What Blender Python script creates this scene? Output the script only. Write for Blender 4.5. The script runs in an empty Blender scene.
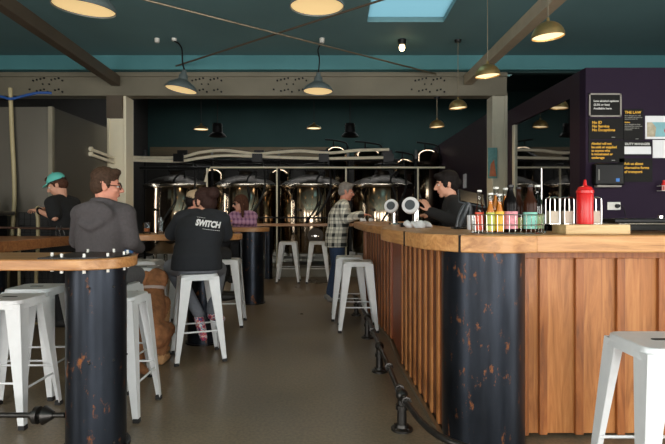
import bpy, math, random
from mathutils import Vector, Matrix, Euler
from mathutils.bvhtree import BVHTree
random.seed(7)
PI = math.pi
R = math.radians
SC = bpy.context.scene
COL = SC.collection
WORLD, LP, EXPO = 10.5, 12.0, 0.0
F, CX, HY, EYE = 520.0, 332.5, 213.0, 1.25

def WX(px, Y): return (px - CX) * Y / F
def WZ(py, Y): return EYE - (py - HY) * Y / F
def W(px, py, Y): return Vector((WX(px, Y), Y, WZ(py, Y)))

# ------------------------------------------------------------------ materials
MATS = {}
def s2l(c):
    return tuple(((x / 12.92) if x <= 0.04045 else ((x + 0.055) / 1.055) ** 2.4) for x in c)
def rgb(r, g, b): return s2l((r / 255, g / 255, b / 255)) + (1,)
def _new(name):
    m = bpy.data.materials.new(name); m.use_nodes = True
    nt = m.node_tree; b = nt.nodes['Principled BSDF']
    MATS[name] = m
    return m, nt, b
def _coord(nt, scale=(1, 1, 1), kind='Object', rot=(0, 0, 0)):
    tc = nt.nodes.new('ShaderNodeTexCoord'); mp = nt.nodes.new('ShaderNodeMapping')
    mp.inputs['Scale'].default_value = scale; mp.inputs['Rotation'].default_value = rot
    nt.links.new(tc.outputs[kind], mp.inputs['Vector'])
    return mp.outputs['Vector']
def _ramp(nt, fac, stops):
    r = nt.nodes.new('ShaderNodeValToRGB'); e = r.color_ramp.elements
    while len(e) < len(stops): e.new(0.5)
    for i, (p, c) in enumerate(stops): e[i].position = p; e[i].color = c
    nt.links.new(fac, r.inputs['Fac'])
    return r.outputs['Color']
def _noise(nt, vec, scale, detail=3, rough=0.55, dist=0.0):
    n = nt.nodes.new('ShaderNodeTexNoise')
    n.inputs['Scale'].default_value = scale; n.inputs['Detail'].default_value = detail
    n.inputs['Roughness'].default_value = rough; n.inputs['Distortion'].default_value = dist
    nt.links.new(vec, n.inputs['Vector'])
    return n.outputs['Fac']
def _bump(nt, b, h, strength, dist=0.01):
    bp = nt.nodes.new('ShaderNodeBump'); bp.inputs['Strength'].default_value = strength
    bp.inputs['Distance'].default_value = dist
    nt.links.new(h, bp.inputs['Height']); nt.links.new(bp.outputs['Normal'], b.inputs['Normal'])
def plain(name, c, rough=0.5, metal=0.0, var=0.12, scale=9.0, spec=0.5, bump=0.0, coat=0.0):
    m, nt, b = _new(name)
    v = _coord(nt); f = _noise(nt, v, scale, 4)
    lo = tuple(x * (1 - var) for x in c[:3]) + (1,); hi = tuple(min(1, x * (1 + var)) for x in c[:3]) + (1,)
    nt.links.new(_ramp(nt, f, [(0.3, lo), (0.7, hi)]), b.inputs['Base Color'])
    b.inputs['Roughness'].default_value = rough; b.inputs['Metallic'].default_value = metal
    b.inputs['Specular IOR Level'].default_value = spec
    b.inputs['Coat Weight'].default_value = coat
    if bump: _bump(nt, b, f, bump)
    return m
def wood(name, c1, c2, c3, axis='x', rough=0.45, s=1.0):
    m, nt, b = _new(name)
    st = {'x': (0.9, 11, 11), 'y': (11, 0.9, 11), 'z': (11, 11, 0.9)}[axis]
    v = _coord(nt, tuple(x * s for x in st))
    f = _noise(nt, v, 2.2, 6, 0.62, 1.2)
    nt.links.new(_ramp(nt, f, [(0.28, c1), (0.5, c2), (0.74, c3)]), b.inputs['Base Color'])
    b.inputs['Roughness'].default_value = rough
    _bump(nt, b, f, 0.12, 0.004)
    return m
def emis(name, c, strength):
    m, nt, b = _new(name)
    b.inputs['Base Color'].default_value = c; b.inputs['Emission Color'].default_value = c
    b.inputs['Emission Strength'].default_value = strength; b.inputs['Roughness'].default_value = 0.6
    return m
def glass(name, c, rough=0.02, ior=1.45, alpha=0.35):
    # thin coloured glass: a mix of clear pass-through and a sharp reflection
    m, nt, b = _new(name)
    nt.nodes.remove(b)
    out = nt.nodes['Material Output']
    t = nt.nodes.new('ShaderNodeBsdfTransparent'); t.inputs['Color'].default_value = c
    g = nt.nodes.new('ShaderNodeBsdfGlossy'); g.inputs['Roughness'].default_value = rough
    fr = nt.nodes.new('ShaderNodeFresnel'); fr.inputs['IOR'].default_value = ior
    mx = nt.nodes.new('ShaderNodeMixShader')
    nt.links.new(fr.outputs['Fac'], mx.inputs['Fac']); nt.links.new(t.outputs[0], mx.inputs[1]); nt.links.new(g.outputs[0], mx.inputs[2])
    nt.links.new(mx.outputs[0], out.inputs['Surface'])
    return m
def steel_sheet(name):
    # blackened mild steel with rust flecks and a waxed sheen
    m, nt, b = _new(name)
    v = _coord(nt, (3.2, 3.2, 1.5)); f = _noise(nt, v, 5.5, 6, 0.7)
    base = _ramp(nt, _noise(nt, _coord(nt, (2.5, 2.5, 0.6)), 2.0, 4), [(0.3, rgb(22, 25, 30)), (0.7, rgb(54, 60, 70))])
    rust = _ramp(nt, f, [(0.60, (0, 0, 0, 1)), (0.67, (1, 1, 1, 1))])
    mx = nt.nodes.new('ShaderNodeMix'); mx.data_type = 'RGBA'
    nt.links.new(rust, mx.inputs[0]); nt.links.new(base, mx.inputs[6]); mx.inputs[7].default_value = rgb(140, 88, 52)
    nt.links.new(mx.outputs[2], b.inputs['Base Color'])
    b.inputs['Metallic'].default_value = 0.8
    rr = _ramp(nt, rust, [(0, (0.33,) * 3 + (1,)), (1, (0.75,) * 3 + (1,))])
    nt.links.new(rr, b.inputs['Roughness'])
    return m
def floor_mat():
    m, nt, b = _new('polished_concrete')
    v = _coord(nt)
    f1 = _noise(nt, v, 0.9, 6, 0.6); f2 = _noise(nt, v, 55, 2)
    c1 = _ramp(nt, f1, [(0.3, rgb(98, 86, 70)), (0.7, rgb(134, 120, 99))])
    c2 = _ramp(nt, f2, [(0.35, (0.72, 0.72, 0.72, 1)), (0.65, (1.12, 1.1, 1.06, 1))])
    mx = nt.nodes.new('ShaderNodeMix'); mx.data_type = 'RGBA'; mx.blend_type = 'MULTIPLY'
    mx.inputs[0].default_value = 0.9
    nt.links.new(c1, mx.inputs[6]); nt.links.new(c2, mx.inputs[7])
    nt.links.new(mx.outputs[2], b.inputs['Base Color'])
    nt.links.new(_ramp(nt, f1, [(0.3, (0.26,) * 3 + (1,)), (0.7, (0.42,) * 3 + (1,))]), b.inputs['Roughness'])
    return m
def plaid(name, base, line1, line2, cells, rough=0.9):
    # woven check: crossing dark bands and a finer light overcheck, in object space
    m, nt, b = _new(name)
    tc = nt.nodes.new('ShaderNodeTexCoord'); sep = nt.nodes.new('ShaderNodeSeparateXYZ')
    nt.links.new(tc.outputs['Object'], sep.inputs[0])
    def math_(op, a, v=None, w=None):
        n = nt.nodes.new('ShaderNodeMath'); n.operation = op
        for i, x in enumerate((a, v, w)):
            if x is None: continue
            if isinstance(x, (int, float)): n.inputs[i].default_value = x
            else: nt.links.new(x, n.inputs[i])
        return n.outputs[0]
    def band(src, k, ph, width):
        return math_('LESS_THAN', math_('FRACT', math_('MULTIPLY_ADD', src, k, ph)), width)
    xy = math_('ADD', sep.outputs['X'], sep.outputs['Y'])
    a = math_('MULTIPLY', math_('ADD', band(xy, cells, 0.0, 0.36), band(sep.outputs['Z'], cells, 0.1, 0.36)), 0.5)
    c = math_('MULTIPLY', math_('ADD', band(xy, cells, 0.35, 0.1), band(sep.outputs['Z'], cells, 0.45, 0.1)), 0.5)
    m1 = nt.nodes.new('ShaderNodeMix'); m1.data_type = 'RGBA'; m1.inputs[6].default_value = base; m1.inputs[7].default_value = line1
    nt.links.new(a, m1.inputs[0])
    m2 = nt.nodes.new('ShaderNodeMix'); m2.data_type = 'RGBA'; m2.inputs[7].default_value = line2
    nt.links.new(c, m2.inputs[0]); nt.links.new(m1.outputs[2], m2.inputs[6])
    nt.links.new(m2.outputs[2], b.inputs['Base Color']); b.inputs['Roughness'].default_value = rough
    return m

M = MATS
floor_mat()
plain('ceiling_paint', rgb(106, 142, 146), 0.75, var=0.04, scale=1.5)
plain('soffit_paint', rgb(80, 138, 144), 0.7, var=0.05, scale=2)
plain('dark_teal', rgb(36, 64, 63), 0.85, var=0.08, scale=1.0)
plain('aubergine', rgb(36, 24, 42), 0.7, spec=0.15, var=0.06, scale=2)
plain('aubergine_trim', rgb(40, 27, 37), 0.5, spec=0.3, var=0.06, scale=2)
plain('room_paint', rgb(150, 142, 128), 0.8, var=0.05, scale=1)
plain('dark_grey_wall', rgb(44, 43, 42), 0.8, var=0.1, scale=1)
plain('truss_paint', rgb(122, 116, 99), 0.6, var=0.12, scale=2)
plain('beam_brown', rgb(88, 76, 62), 0.5, var=0.1, scale=4)
plain('beam_tan', rgb(170, 154, 130), 0.5, var=0.1, scale=4)
plain('column_paint', rgb(242, 232, 204), 0.5, var=0.06, scale=2)
plain('post_paint', rgb(196, 192, 172), 0.5, var=0.06, scale=2)
plain('coolroom_panel', rgb(100, 96, 88), 0.35, metal=0.5, var=0.08, scale=0.8)
plain('kerb_concrete', rgb(140, 138, 128), 0.8, var=0.1, scale=5)
plain('white_enamel', rgb(216, 218, 219), 0.3, var=0.03, scale=20)
plain('black_rubber', rgb(24, 24, 24), 0.7)
plain('black_metal', rgb(30, 30, 31), 0.38, metal=0.6)
plain('black_plastic', rgb(14, 14, 15), 0.22, spec=0.35)
plain('grey_enamel', rgb(96, 106, 106), 0.42, var=0.05)
plain('pipe_iron', rgb(62, 60, 58), 0.36, metal=0.85, var=0.2, scale=25)
plain('chrome', rgb(205, 203, 198), 0.12, metal=1.0, var=0.03)
plain('brushed_steel', rgb(176, 168, 154), 0.22, metal=1.0, var=0.1, scale=3)
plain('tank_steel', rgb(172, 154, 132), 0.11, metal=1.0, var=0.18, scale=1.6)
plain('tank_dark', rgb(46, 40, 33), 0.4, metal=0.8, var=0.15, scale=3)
plain('brass', rgb(200, 166, 110), 0.35, metal=0.9, var=0.12, scale=14)
plain('insulation_cream', rgb(244, 234, 208), 0.6, var=0.06)
plain('hose_cream', rgb(170, 156, 118), 0.5, var=0.06)
plain('hose_blue', rgb(30, 74, 140), 0.5, var=0.06)
plain('rust_rail', rgb(70, 48, 36), 0.6, metal=0.4, var=0.3, scale=20)
plain('wire_steel', rgb(150, 138, 118), 0.4, metal=0.8)
plain('skin', rgb(206, 152, 126), 0.55, var=0.05, scale=12)
plain('skin_ruddy', rgb(204, 138, 114), 0.55, var=0.07, scale=12)
plain('lips', rgb(164, 92, 84), 0.5)
plain('eye_white', rgb(225, 220, 212), 0.2)
plain('iris', rgb(40, 30, 24), 0.2)
for n, c in (('hair_brown', (66, 48, 36)), ('hair_dark', (22, 17, 16)), ('hair_grey', (128, 122, 116)),
             ('hair_auburn', (74, 47, 34)), ('hair_bun', (50, 32, 27))):
    plain(n, rgb(*c), 0.75, var=0.35, scale=60, spec=0.2, bump=0.4)
plain('hoodie_grey', rgb(74, 69, 70), 0.95, var=0.12, scale=50, bump=0.15)
plain('sweat_black', rgb(27, 30, 35), 0.9, var=0.1, scale=40, bump=0.1)
plain('tee_black', rgb(22, 22, 23), 0.9, var=0.1, scale=40)
plain('trouser_grey', rgb(92, 92, 94), 0.9, var=0.1, scale=40)
plain('trouser_bluegrey', rgb(112, 116, 124), 0.9, var=0.1, scale=40)
plain('denim', rgb(52, 70, 100), 0.9, var=0.2, scale=60)
plain('trouser_dark', rgb(34, 34, 36), 0.9)
plaid('flannel', rgb(226, 222, 208), rgb(40, 44, 43), rgb(104, 106, 100), 7.5)
plaid('flannel_purple', rgb(184, 138, 168), rgb(112, 74, 112), rgb(190, 160, 180), 13)
plain('shoe_grey', rgb(130, 128, 124), 0.7)
plain('shoe_dark', rgb(38, 36, 36), 0.6)
plain('shoe_red', rgb(190, 64, 60), 0.7)
m_, nt_, b_ = _new('shoe_pattern')
nt_.links.new(_ramp(nt_, _noise(nt_, _coord(nt_), 32, 2), [(0.36, rgb(40, 60, 120)), (0.45, rgb(200, 60, 60)), (0.54, rgb(225, 220, 215)), (0.6, rgb(60, 130, 170)), (0.68, rgb(190, 60, 70))]), b_.inputs['Base Color'])
plain('shoe_blue', rgb(60, 90, 150), 0.7)
plain('cap_teal', rgb(96, 190, 178), 0.8, var=0.06)
plain('cap_beige', rgb(176, 152, 120), 0.85)
plain('print_white', rgb(225, 225, 225), 0.8, var=0.02)
plain('cloth_blue', rgb(70, 110, 160), 0.9, var=0.45, scale=40)
plain('fur', rgb(152, 102, 66), 0.9, var=0.32, scale=16, bump=0.5)
plain('fur_pale', rgb(196, 150, 104), 0.9, var=0.2, scale=20, bump=0.4)
plain('collar_pale', rgb(206, 188, 180), 0.7)
wood('counter_wood', rgb(148, 96, 52), rgb(190, 136, 82), rgb(212, 164, 108), 'x', 0.38)
wood('counter_wood_deep', rgb(146, 96, 52), rgb(190, 136, 82), rgb(212, 164, 108), 'y', 0.38)
wood('table_wood', rgb(136, 88, 48), rgb(176, 124, 74), rgb(198, 150, 100), 'x', 0.35)
wood('table_wood_red', rgb(120, 74, 42), rgb(158, 102, 60), rgb(178, 124, 78), 'x', 0.35)
wood('cedar', rgb(104, 58, 26), rgb(150, 88, 42), rgb(176, 112, 60), 'z', 0.42)
wood('cedar_light', rgb(134, 80, 38), rgb(174, 112, 60), rgb(196, 138, 82), 'z', 0.42)
wood('cedar_dark', rgb(66, 36, 22), rgb(92, 52, 32), rgb(108, 64, 40), 'z', 0.45)
wood('cedar_red', rgb(104, 48, 24), rgb(132, 66, 34), rgb(148, 80, 44), 'z', 0.4)
wood('board_pale', rgb(186, 152, 104), rgb(210, 178, 128), rgb(222, 194, 148), 'x', 0.5)
wood('ply_beige', rgb(88, 78, 58), rgb(100, 88, 66), rgb(108, 96, 74), 'x', 0.6)
steel_sheet('black_steel')
emis('diffuser_warm', rgb(240, 206, 146), 0.8)
emis('lamp_inner', rgb(255, 228, 178), 1.5)
emis('bulb_glow', rgb(255, 226, 170), 9.0)
glass('clear_glass', (0.93, 0.95, 0.95, 1))
plain('glass_brown', rgb(50, 25, 13), 0.25, var=0.05, spec=0.12)
plain('glass_black', rgb(12, 8, 8), 0.25, var=0.05, spec=0.1)
def translucent(name, c):
    m, nt, b = _new(name); nt.nodes.remove(b)
    t = nt.nodes.new('ShaderNodeBsdfTranslucent'); t.inputs['Color'].default_value = c
    nt.links.new(t.outputs[0], nt.nodes['Material Output'].inputs['Surface'])
translucent('skylight_sheet', (0.17, 0.25, 0.278, 1))
plain('dark_pane', rgb(8, 9, 10), 0.03, var=0.0, spec=1.0, coat=1.0)
MATS['dark_pane'].node_tree.nodes['Principled BSDF'].inputs['IOR'].default_value = 2.2
plain('ketchup_red', rgb(206, 26, 26), 0.3, var=0.03)
plain('juice_orange', rgb(226, 130, 34), 0.25, var=0.05)
plain('label_red', rgb(222, 86, 60), 0.6); plain('label_lime', rgb(186, 190, 84), 0.6)
plain('label_yellow', rgb(226, 180, 54), 0.6); plain('label_pink', rgb(214, 138, 146), 0.6, var=0.3, scale=60)
plain('label_teal', rgb(130, 196, 178), 0.6, var=0.18, scale=50); plain('label_green', rgb(150, 176, 120), 0.6)
plain('paper_white', rgb(222, 222, 224), 0.8, var=0.03); plain('napkin', rgb(206, 190, 172), 0.85, var=0.06)
plain('cap_white', rgb(220, 218, 210), 0.4); plain('cap_black', rgb(20, 18, 18), 0.4)
plain('poster_black', rgb(22, 21, 20), 0.6, spec=0.15, var=0.05); plain('poster_frame', rgb(140, 134, 126), 0.5)
plain('ink_yellow', rgb(222, 168, 40), 0.6, var=0.02); plain('ink_white', rgb(200, 198, 194), 0.6, var=0.02)
plain('ink_grey', rgb(120, 118, 112), 0.6, var=0.02); plain('ink_blue', rgb(50, 120, 200), 0.5, var=0.02)
plain('map_land', rgb(170, 160, 136), 0.6, var=0.25, scale=30); plain('map_sea', rgb(120, 170, 178), 0.6, var=0.08)
plain('map_red', rgb(190, 60, 56), 0.6)
plain('art_teal', rgb(92, 140, 140), 0.6, var=0.2, scale=25); plain('art_orange', rgb(176, 104, 72), 0.6, var=0.2, scale=25)
plain('dispenser_black', rgb(13, 13, 14), 0.35, spec=0.2)
plain('screen_grey', rgb(72, 76, 80), 0.3, var=0.05)
plain('beer_amber', rgb(170, 84, 28), 0.2, var=0.05)

# ------------------------------------------------------------------ mesh builder
def frame(d):
    d = d.normalized(); u = Vector((0, 0, 1)) if abs(d.z) < 0.95 else Vector((0, 1, 0))
    a = d.cross(u).normalized(); b = a.cross(d).normalized()
    return a, b
class MB:
    def __init__(s): s.v, s.f, s.mi = [], [], []
    def _add(s, vs, fs, m=0):
        o = len(s.v); s.v += [tuple(v) for v in vs]; s.f += [tuple(i + o for i in f) for f in fs]; s.mi += [m] * len(fs)
        return s
    def box(s, c, d, rot=None, m=0):
        c = Vector(c); hx, hy, hz = d[0] / 2, d[1] / 2, d[2] / 2
        vs = [Vector((x, y, z)) for x in (-hx, hx) for y in (-hy, hy) for z in (-hz, hz)]
        if rot is not None:
            q = Euler(rot).to_matrix(); vs = [q @ v for v in vs]
        return s._add([v + c for v in vs], [(0, 1, 3, 2), (4, 6, 7, 5), (0, 4, 5, 1), (2, 3, 7, 6), (0, 2, 6, 4), (1, 5, 7, 3)], m)
    def b2(s, a, b, m=0):
        return s.box([(a[i] + b[i]) / 2 for i in range(3)], [abs(b[i] - a[i]) for i in range(3)], None, m)
    def tube(s, pts, r, seg=10, m=0, caps=True, closed=False):
        pts = [Vector(p) for p in pts]; n = len(pts); rs = r if isinstance(r, (list, tuple)) else [r] * n
        vs, fs = [], []; a = None
        for i, p in enumerate(pts):
            if closed: d = pts[(i + 1) % n] - pts[i - 1]
            else: d = pts[min(i + 1, n - 1)] - pts[max(i - 1, 0)]
            if d.length < 1e-9: d = Vector((0, 0, 1))
            d.normalize()
            if a is None: a, b = frame(d)
            else:
                a = (a - d * a.dot(d)).normalized(); b = a.cross(d).normalized()
            for k in range(seg):
                t = 2 * PI * k / seg; vs.append(p + (a * math.cos(t) + b * math.sin(t)) * rs[i])
        for i in range(n if closed else n - 1):
            j = (i + 1) % n
            for k in range(seg):
                l = (k + 1) % seg; fs.append((i * seg + k, i * seg + l, j * seg + l, j * seg + k))
        if caps and not closed:
            fs.append(tuple(range(seg - 1, -1, -1))[::-1]); fs.append(tuple((n - 1) * seg + k for k in range(seg))[::-1])
        return s._add(vs, fs, m)
    def cyl(s, p0, p1, r0, r1=None, seg=20, m=0): return s.tube([p0, p1], [r0, r0 if r1 is None else r1], seg, m)
    def lathe(s, prof, c=(0, 0, 0), seg=28, m=0, rot=None):
        c = Vector(c); q = Euler(rot).to_matrix() if rot is not None else None
        vs, fs = [], []; n = len(prof)
        for (r, z) in prof:
            for k in range(seg):
                t = 2 * PI * k / seg; v = Vector((max(r, 1e-5) * math.cos(t), max(r, 1e-5) * math.sin(t), z))
                vs.append((q @ v if q else v) + c)
        for i in range(n - 1):
            for k in range(seg):
                l = (k + 1) % seg; fs.append((i * seg + k, i * seg + l, (i + 1) * seg + l, (i + 1) * seg + k))
        if prof[0][0] > 1e-4 and prof[-1][0] > 1e-4 and prof[0] != prof[-1]:
            fs.append(tuple(range(seg))); fs.append(tuple((n - 1) * seg + k for k in range(seg)))
        return s._add(vs, fs, m)
    def shell(s, prof, t=0.004, **k):
        # open dome: outer profile followed back by an inner one
        inner = [(max(r - t, 0), z - t * 0.5) for r, z in prof][::-1]
        if prof[-1][0] < 1e-4: pass
        return s.lathe(prof[::-1] if False else list(prof) + inner + [prof[0]], **k)
    def ell(s, c, r, rot=None, seg=16, rings=10, m=0):
        c = Vector(c); q = None
        if rot is not None: q = rot if isinstance(rot, Matrix) else Euler(rot).to_matrix()
        vs, fs = [], []
        for i in range(rings + 1):
            ph = PI * i / rings
            for k in range(seg):
                t = 2 * PI * k / seg
                v = Vector((r[0] * math.sin(ph) * math.cos(t), r[1] * math.sin(ph) * math.sin(t), r[2] * math.cos(ph)))
                if i in (0, rings): v = Vector((0, 0, r[2] * math.cos(ph)))
                vs.append((q @ v if q else v) + c)
        for i in range(rings):
            for k in range(seg):
                l = (k + 1) % seg; fs.append((i * seg + k, (i + 1) * seg + k, (i + 1) * seg + l, i * seg + l))
        return s._add(vs, fs, m)
    def cap(s, p0, p1, r0, r1=None, seg=12, m=0):
        # tapered capsule
        p0, p1 = Vector(p0), Vector(p1); r1 = r0 if r1 is None else r1
        d = p1 - p0
        if d.length < 1e-6: return s.ell(p0, (r0,) * 3, m=m)
        d.normalize(); pts, rs = [], []
        for a in (-88, -55, -25): pts.append(p0 + d * r0 * math.sin(R(a))); rs.append(r0 * math.cos(R(a)))
        pts.append(p0); rs.append(r0); pts.append(p1); rs.append(r1)
        for a in (25, 55, 88): pts.append(p1 + d * r1 * math.sin(R(a))); rs.append(r1 * math.cos(R(a)))
        return s.tube(pts, rs, seg, m)
    def limb(s, pts, rs, m=0):
        for i in range(len(pts) - 1): s.cap(pts[i], pts[i + 1], rs[i], rs[i + 1], m=m)
        return s
    def loft(s, secs, seg=20, m=0):
        # secs: (centre, half-width along x, half-depth along y, tilt about x)
        vs, fs = [], []; n = len(secs)
        for c, a, b, tilt in secs:
            c = Vector(c); q = Matrix.Rotation(tilt, 3, 'X')
            for k in range(seg):
                t = 2 * PI * k / seg
                ct, st = math.cos(t), math.sin(t)
                e = 0.8
                v = Vector((a * math.copysign(abs(ct) ** e, ct), b * math.copysign(abs(st) ** e, st), 0))
                vs.append(c + q @ v)
        for i in range(n - 1):
            for k in range(seg):
                l = (k + 1) % seg; fs.append((i * seg + k, i * seg + l, (i + 1) * seg + l, (i + 1) * seg + k))
        fs.append(tuple(range(seg))[::-1]); fs.append(tuple((n - 1) * seg + k for k in range(seg)))
        return s._add(vs, fs, m)
    def prism(s, poly, z0, z1, m=0):
        n = len(poly); vs = [(x, y, z0) for x, y in poly] + [(x, y, z1) for x, y in poly]
        fs = [tuple(range(n))[::-1], tuple(range(n, 2 * n))]
        for i in range(n):
            j = (i + 1) % n; fs.append((i, j, n + j, n + i))
        return s._add(vs, fs, m)
    def mesh(s, name, mats):
        me = bpy.data.meshes.new(name); me.from_pydata(s.v, [], s.f)
        for m in (mats if isinstance(mats, (list, tuple)) else [mats]): me.materials.append(MATS[m] if isinstance(m, str) else m)
        me.polygons.foreach_set('material_index', s.mi)
        me.update()
        return me
    def build(s, name, mats, parent=None, smooth=38, bevel=0, loc=None):
        me = s.mesh(name, mats)
        import bmesh
        bm = bmesh.new(); bm.from_mesh(me); bmesh.ops.recalc_face_normals(bm, faces=bm.faces); bm.to_mesh(me); bm.free()
        if smooth:
            me.polygons.foreach_set('use_smooth', [True] * len(me.polygons)); me.set_sharp_from_angle(angle=R(smooth))
        o = bpy.data.objects.new(name, me); COL.objects.link(o)
        if parent is not None: o.parent = parent
        if loc is not None: o.location = loc
        if bevel:
            b = o.modifiers.new('bevel', 'BEVEL'); b.width = bevel; b.segments = 2; b.limit_method = 'ANGLE'; b.angle_limit = R(50)
        return o
    def remesh(s, name, mats, parent=None, voxel=0.012, smooth=2, paint=None, noise=0):
        me = s.mesh('tmp', mats); t = bpy.data.objects.new('tmp', me); COL.objects.link(t)
        r = t.modifiers.new('r', 'REMESH'); r.mode = 'VOXEL'; r.voxel_size = voxel; r.adaptivity = 0
        if smooth:
            k = t.modifiers.new('s', 'SMOOTH'); k.factor = 0.5; k.iterations = smooth
        dg = bpy.context.evaluated_depsgraph_get(); dg.update()
        out = bpy.data.meshes.new_from_object(t.evaluated_get(dg))
        bpy.data.objects.remove(t); bpy.data.meshes.remove(me)
        out.name = name
        out.materials.clear()
        for m in (mats if isinstance(mats, (list, tuple)) else [mats]): out.materials.append(MATS[m])
        out.polygons.foreach_set('use_smooth', [True] * len(out.polygons))
        if noise:
            rnd = random.Random(3)
            nn = [v.normal.copy() for v in out.vertices]
            for v, q in zip(out.vertices, nn): v.co += q * (rnd.random() - 0.5) * noise
        if paint:
            for p in out.polygons:
                for (c, rr, idx) in paint:
                    d = p.center - Vector(c)
                    if (d.x / rr[0]) ** 2 + (d.y / rr[1]) ** 2 + (d.z / rr[2]) ** 2 < 1: p.material_index = idx
        o = bpy.data.objects.new(name, out); COL.objects.link(o)
        if parent is not None: o.parent = parent
        return o

def tag(o, label=None, cat=None, group=None, kind=None):
    if label: o['label'] = label
    if cat: o['category'] = cat
    if group: o['group'] = group
    if kind: o['kind'] = kind
    return o
def thing(name, label, cat, loc=(0, 0, 0), rz=0.0, group=None):
    o = bpy.data.objects.new(name, None); COL.objects.link(o)
    o.empty_display_size = 0.1; o.location = loc; o.rotation_euler = (0, 0, rz)
    return tag(o, label, cat, group)
def copy_tree(o, parent=None):
    c = o.copy(); COL.objects.link(c)
    if parent is not None: c.parent = parent
    for ch in list(o.children): copy_tree(ch, c)
    return c
def dup(o, loc, rz, label, group=None, scale=None):
    c = copy_tree(o); c.location = loc; c.rotation_euler = (0, 0, rz); c['label'] = label
    if group: c['group'] = group
    if scale: c.scale = scale
    return c
def struct(o): o['kind'] = 'structure'; return o
def rsq(w, d, r, n=5):
    out = []
    for sx, sy, a0 in ((1, 1, 0), (-1, 1, 90), (-1, -1, 180), (1, -1, 270)):
        for k in range(n + 1):
            a = R(a0 + 90 * k / n); out.append((sx * (w / 2 - r) + r * math.cos(a), sy * (d / 2 - r) + r * math.sin(a)))
    return out
def curve(pts, n=6):
    # Catmull-Rom through pts
    P = [Vector(p) for p in pts]; out = []
    for i in range(len(P) - 1):
        a, b, c, d = P[max(i - 1, 0)], P[i], P[i + 1], P[min(i + 2, len(P) - 1)]
        for k in range(n):
            t = k / n
            out.append(0.5 * ((2 * b) + (c - a) * t + (2 * a - 5 * b + 4 * c - d) * t * t + (3 * b - a - 3 * c + d) * t ** 3))
    out.append(P[-1]); return out
def text_mesh(name, body, size, mat, parent=None, loc=(0, 0, 0), rot=(PI / 2, 0, 0), ext=0.001, align='LEFT', bold=0.0, width=None):
    cu = bpy.data.curves.new('t', 'FONT'); cu.body = body; cu.size = size; cu.extrude = ext; cu.align_x = align; cu.resolution_u = 3
    cu.offset = bold
    t = bpy.data.objects.new('t', cu); COL.objects.link(t)
    dg = bpy.context.evaluated_depsgraph_get(); dg.update()
    me = bpy.data.meshes.new_from_object(t.evaluated_get(dg)); bpy.data.objects.remove(t)
    if width:
        xs = [v.co.x for v in me.vertices]; k = width / (max(xs) - min(xs))
        for v in me.vertices: v.co.x *= k
    me.materials.clear(); me.materials.append(MATS[mat]); me.name = name
    o = bpy.data.objects.new(name, me); COL.objects.link(o); o.location = loc; o.rotation_euler = rot
    if parent is not None: o.parent = parent
    return o

# ------------------------------------------------------------------ the setting
def sbox(name, a, b, mat, bevel=0): return struct(MB().b2(a, b).build(name, mat, smooth=0, bevel=bevel))
XL, XR, YF, CEIL = -5.4, 6.2, -3.0, 3.6
sbox('floor', (XL, YF, -0.1), (XR, 15.4, 0), 'polished_concrete')
# ceiling with the skylight shaft cut through it
sk = (WX(367, 6.4), WX(443.5, 6.4), 5.2, 6.4)
m = MB()
m.b2((XL, YF, CEIL), (sk[0], 7.75, CEIL + 0.1)); m.b2((sk[1], YF, CEIL), (XR, 7.75, CEIL + 0.1))
m.b2((sk[0], YF, CEIL), (sk[1], sk[2], CEIL + 0.1)); m.b2((sk[0], sk[3], CEIL), (sk[1], 7.75, CEIL + 0.1))
struct(m.build('ceiling', 'ceiling_paint', smooth=0))
sbox('trim_1', (XL, 7.75, 3.39), (XR, 7.85, CEIL + 0.1), 'soffit_paint')
# side and front walls with the window openings that light the room
def wall_open(name, axis, at, thick, lo, hi, z1, holes, mat):
    m = MB(); u = lo
    def add(u0, u1, za, zb):
        if u1 - u0 < 1e-4 or zb - za < 1e-4: return
        if axis == 'x': m.b2((at, u0, za), (at + thick, u1, zb))
        else: m.b2((u0, at, za), (u1, at + thick, zb))
    for (h0, h1, za, zb) in holes:
        add(u, h0, 0, z1); add(h0, h1, 0, za); add(h0, h1, zb, z1); u = h1
    add(u, hi, 0, z1)
    return struct(m.build(name, mat, smooth=0))
FH = [(-4.6, -2.9, 0.1, 2.9), (-1.6, 0.6, 0.1, 2.9), (1.4, 4.6, 0.1, 2.9)]
RH = [(-2.2, -0.8, 0.1, 2.9), (0.0, 2.0, 0.1, 2.9)]
LH = [(-1.5, 0.6, 0.1, 2.9)]
wall_open('wall_front', 'y', YF - 0.15, 0.15, XL, XR, CEIL, FH, 'room_paint')
wall_open('wall_right', 'x', XR, 0.15, YF, 4.9, CEIL, RH, 'room_paint')
wall_open('wall_left', 'x', XL - 0.15, 0.15, YF, 7.8, CEIL, LH, 'room_paint')
n = 1
for (a, b, z0, z1) in FH:
    m = MB()
    for x in (a + 0.03, (a + b) / 2, b - 0.03): m.b2((x - 0.03, YF - 0.12, z0), (x + 0.03, YF - 0.04, z1))
    for z in (z0 + 0.03, z1 - 0.03): m.b2((a, YF - 0.12, z - 0.03), (b, YF - 0.04, z + 0.03))
    struct(m.build('window_%d' % n, 'black_metal', smooth=0)); n += 1
for (a, b, z0, z1) in RH:
    m = MB()
    for y in (a + 0.03, b - 0.03): m.b2((XR + 0.04, y - 0.03, z0), (XR + 0.12, y + 0.03, z1))
    for z in (z0 + 0.03, z1 - 0.03): m.b2((XR + 0.04, a, z - 0.03), (XR + 0.12, b, z + 0.03))
    struct(m.build('window_%d' % n, 'black_metal', smooth=0)); n += 1
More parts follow.
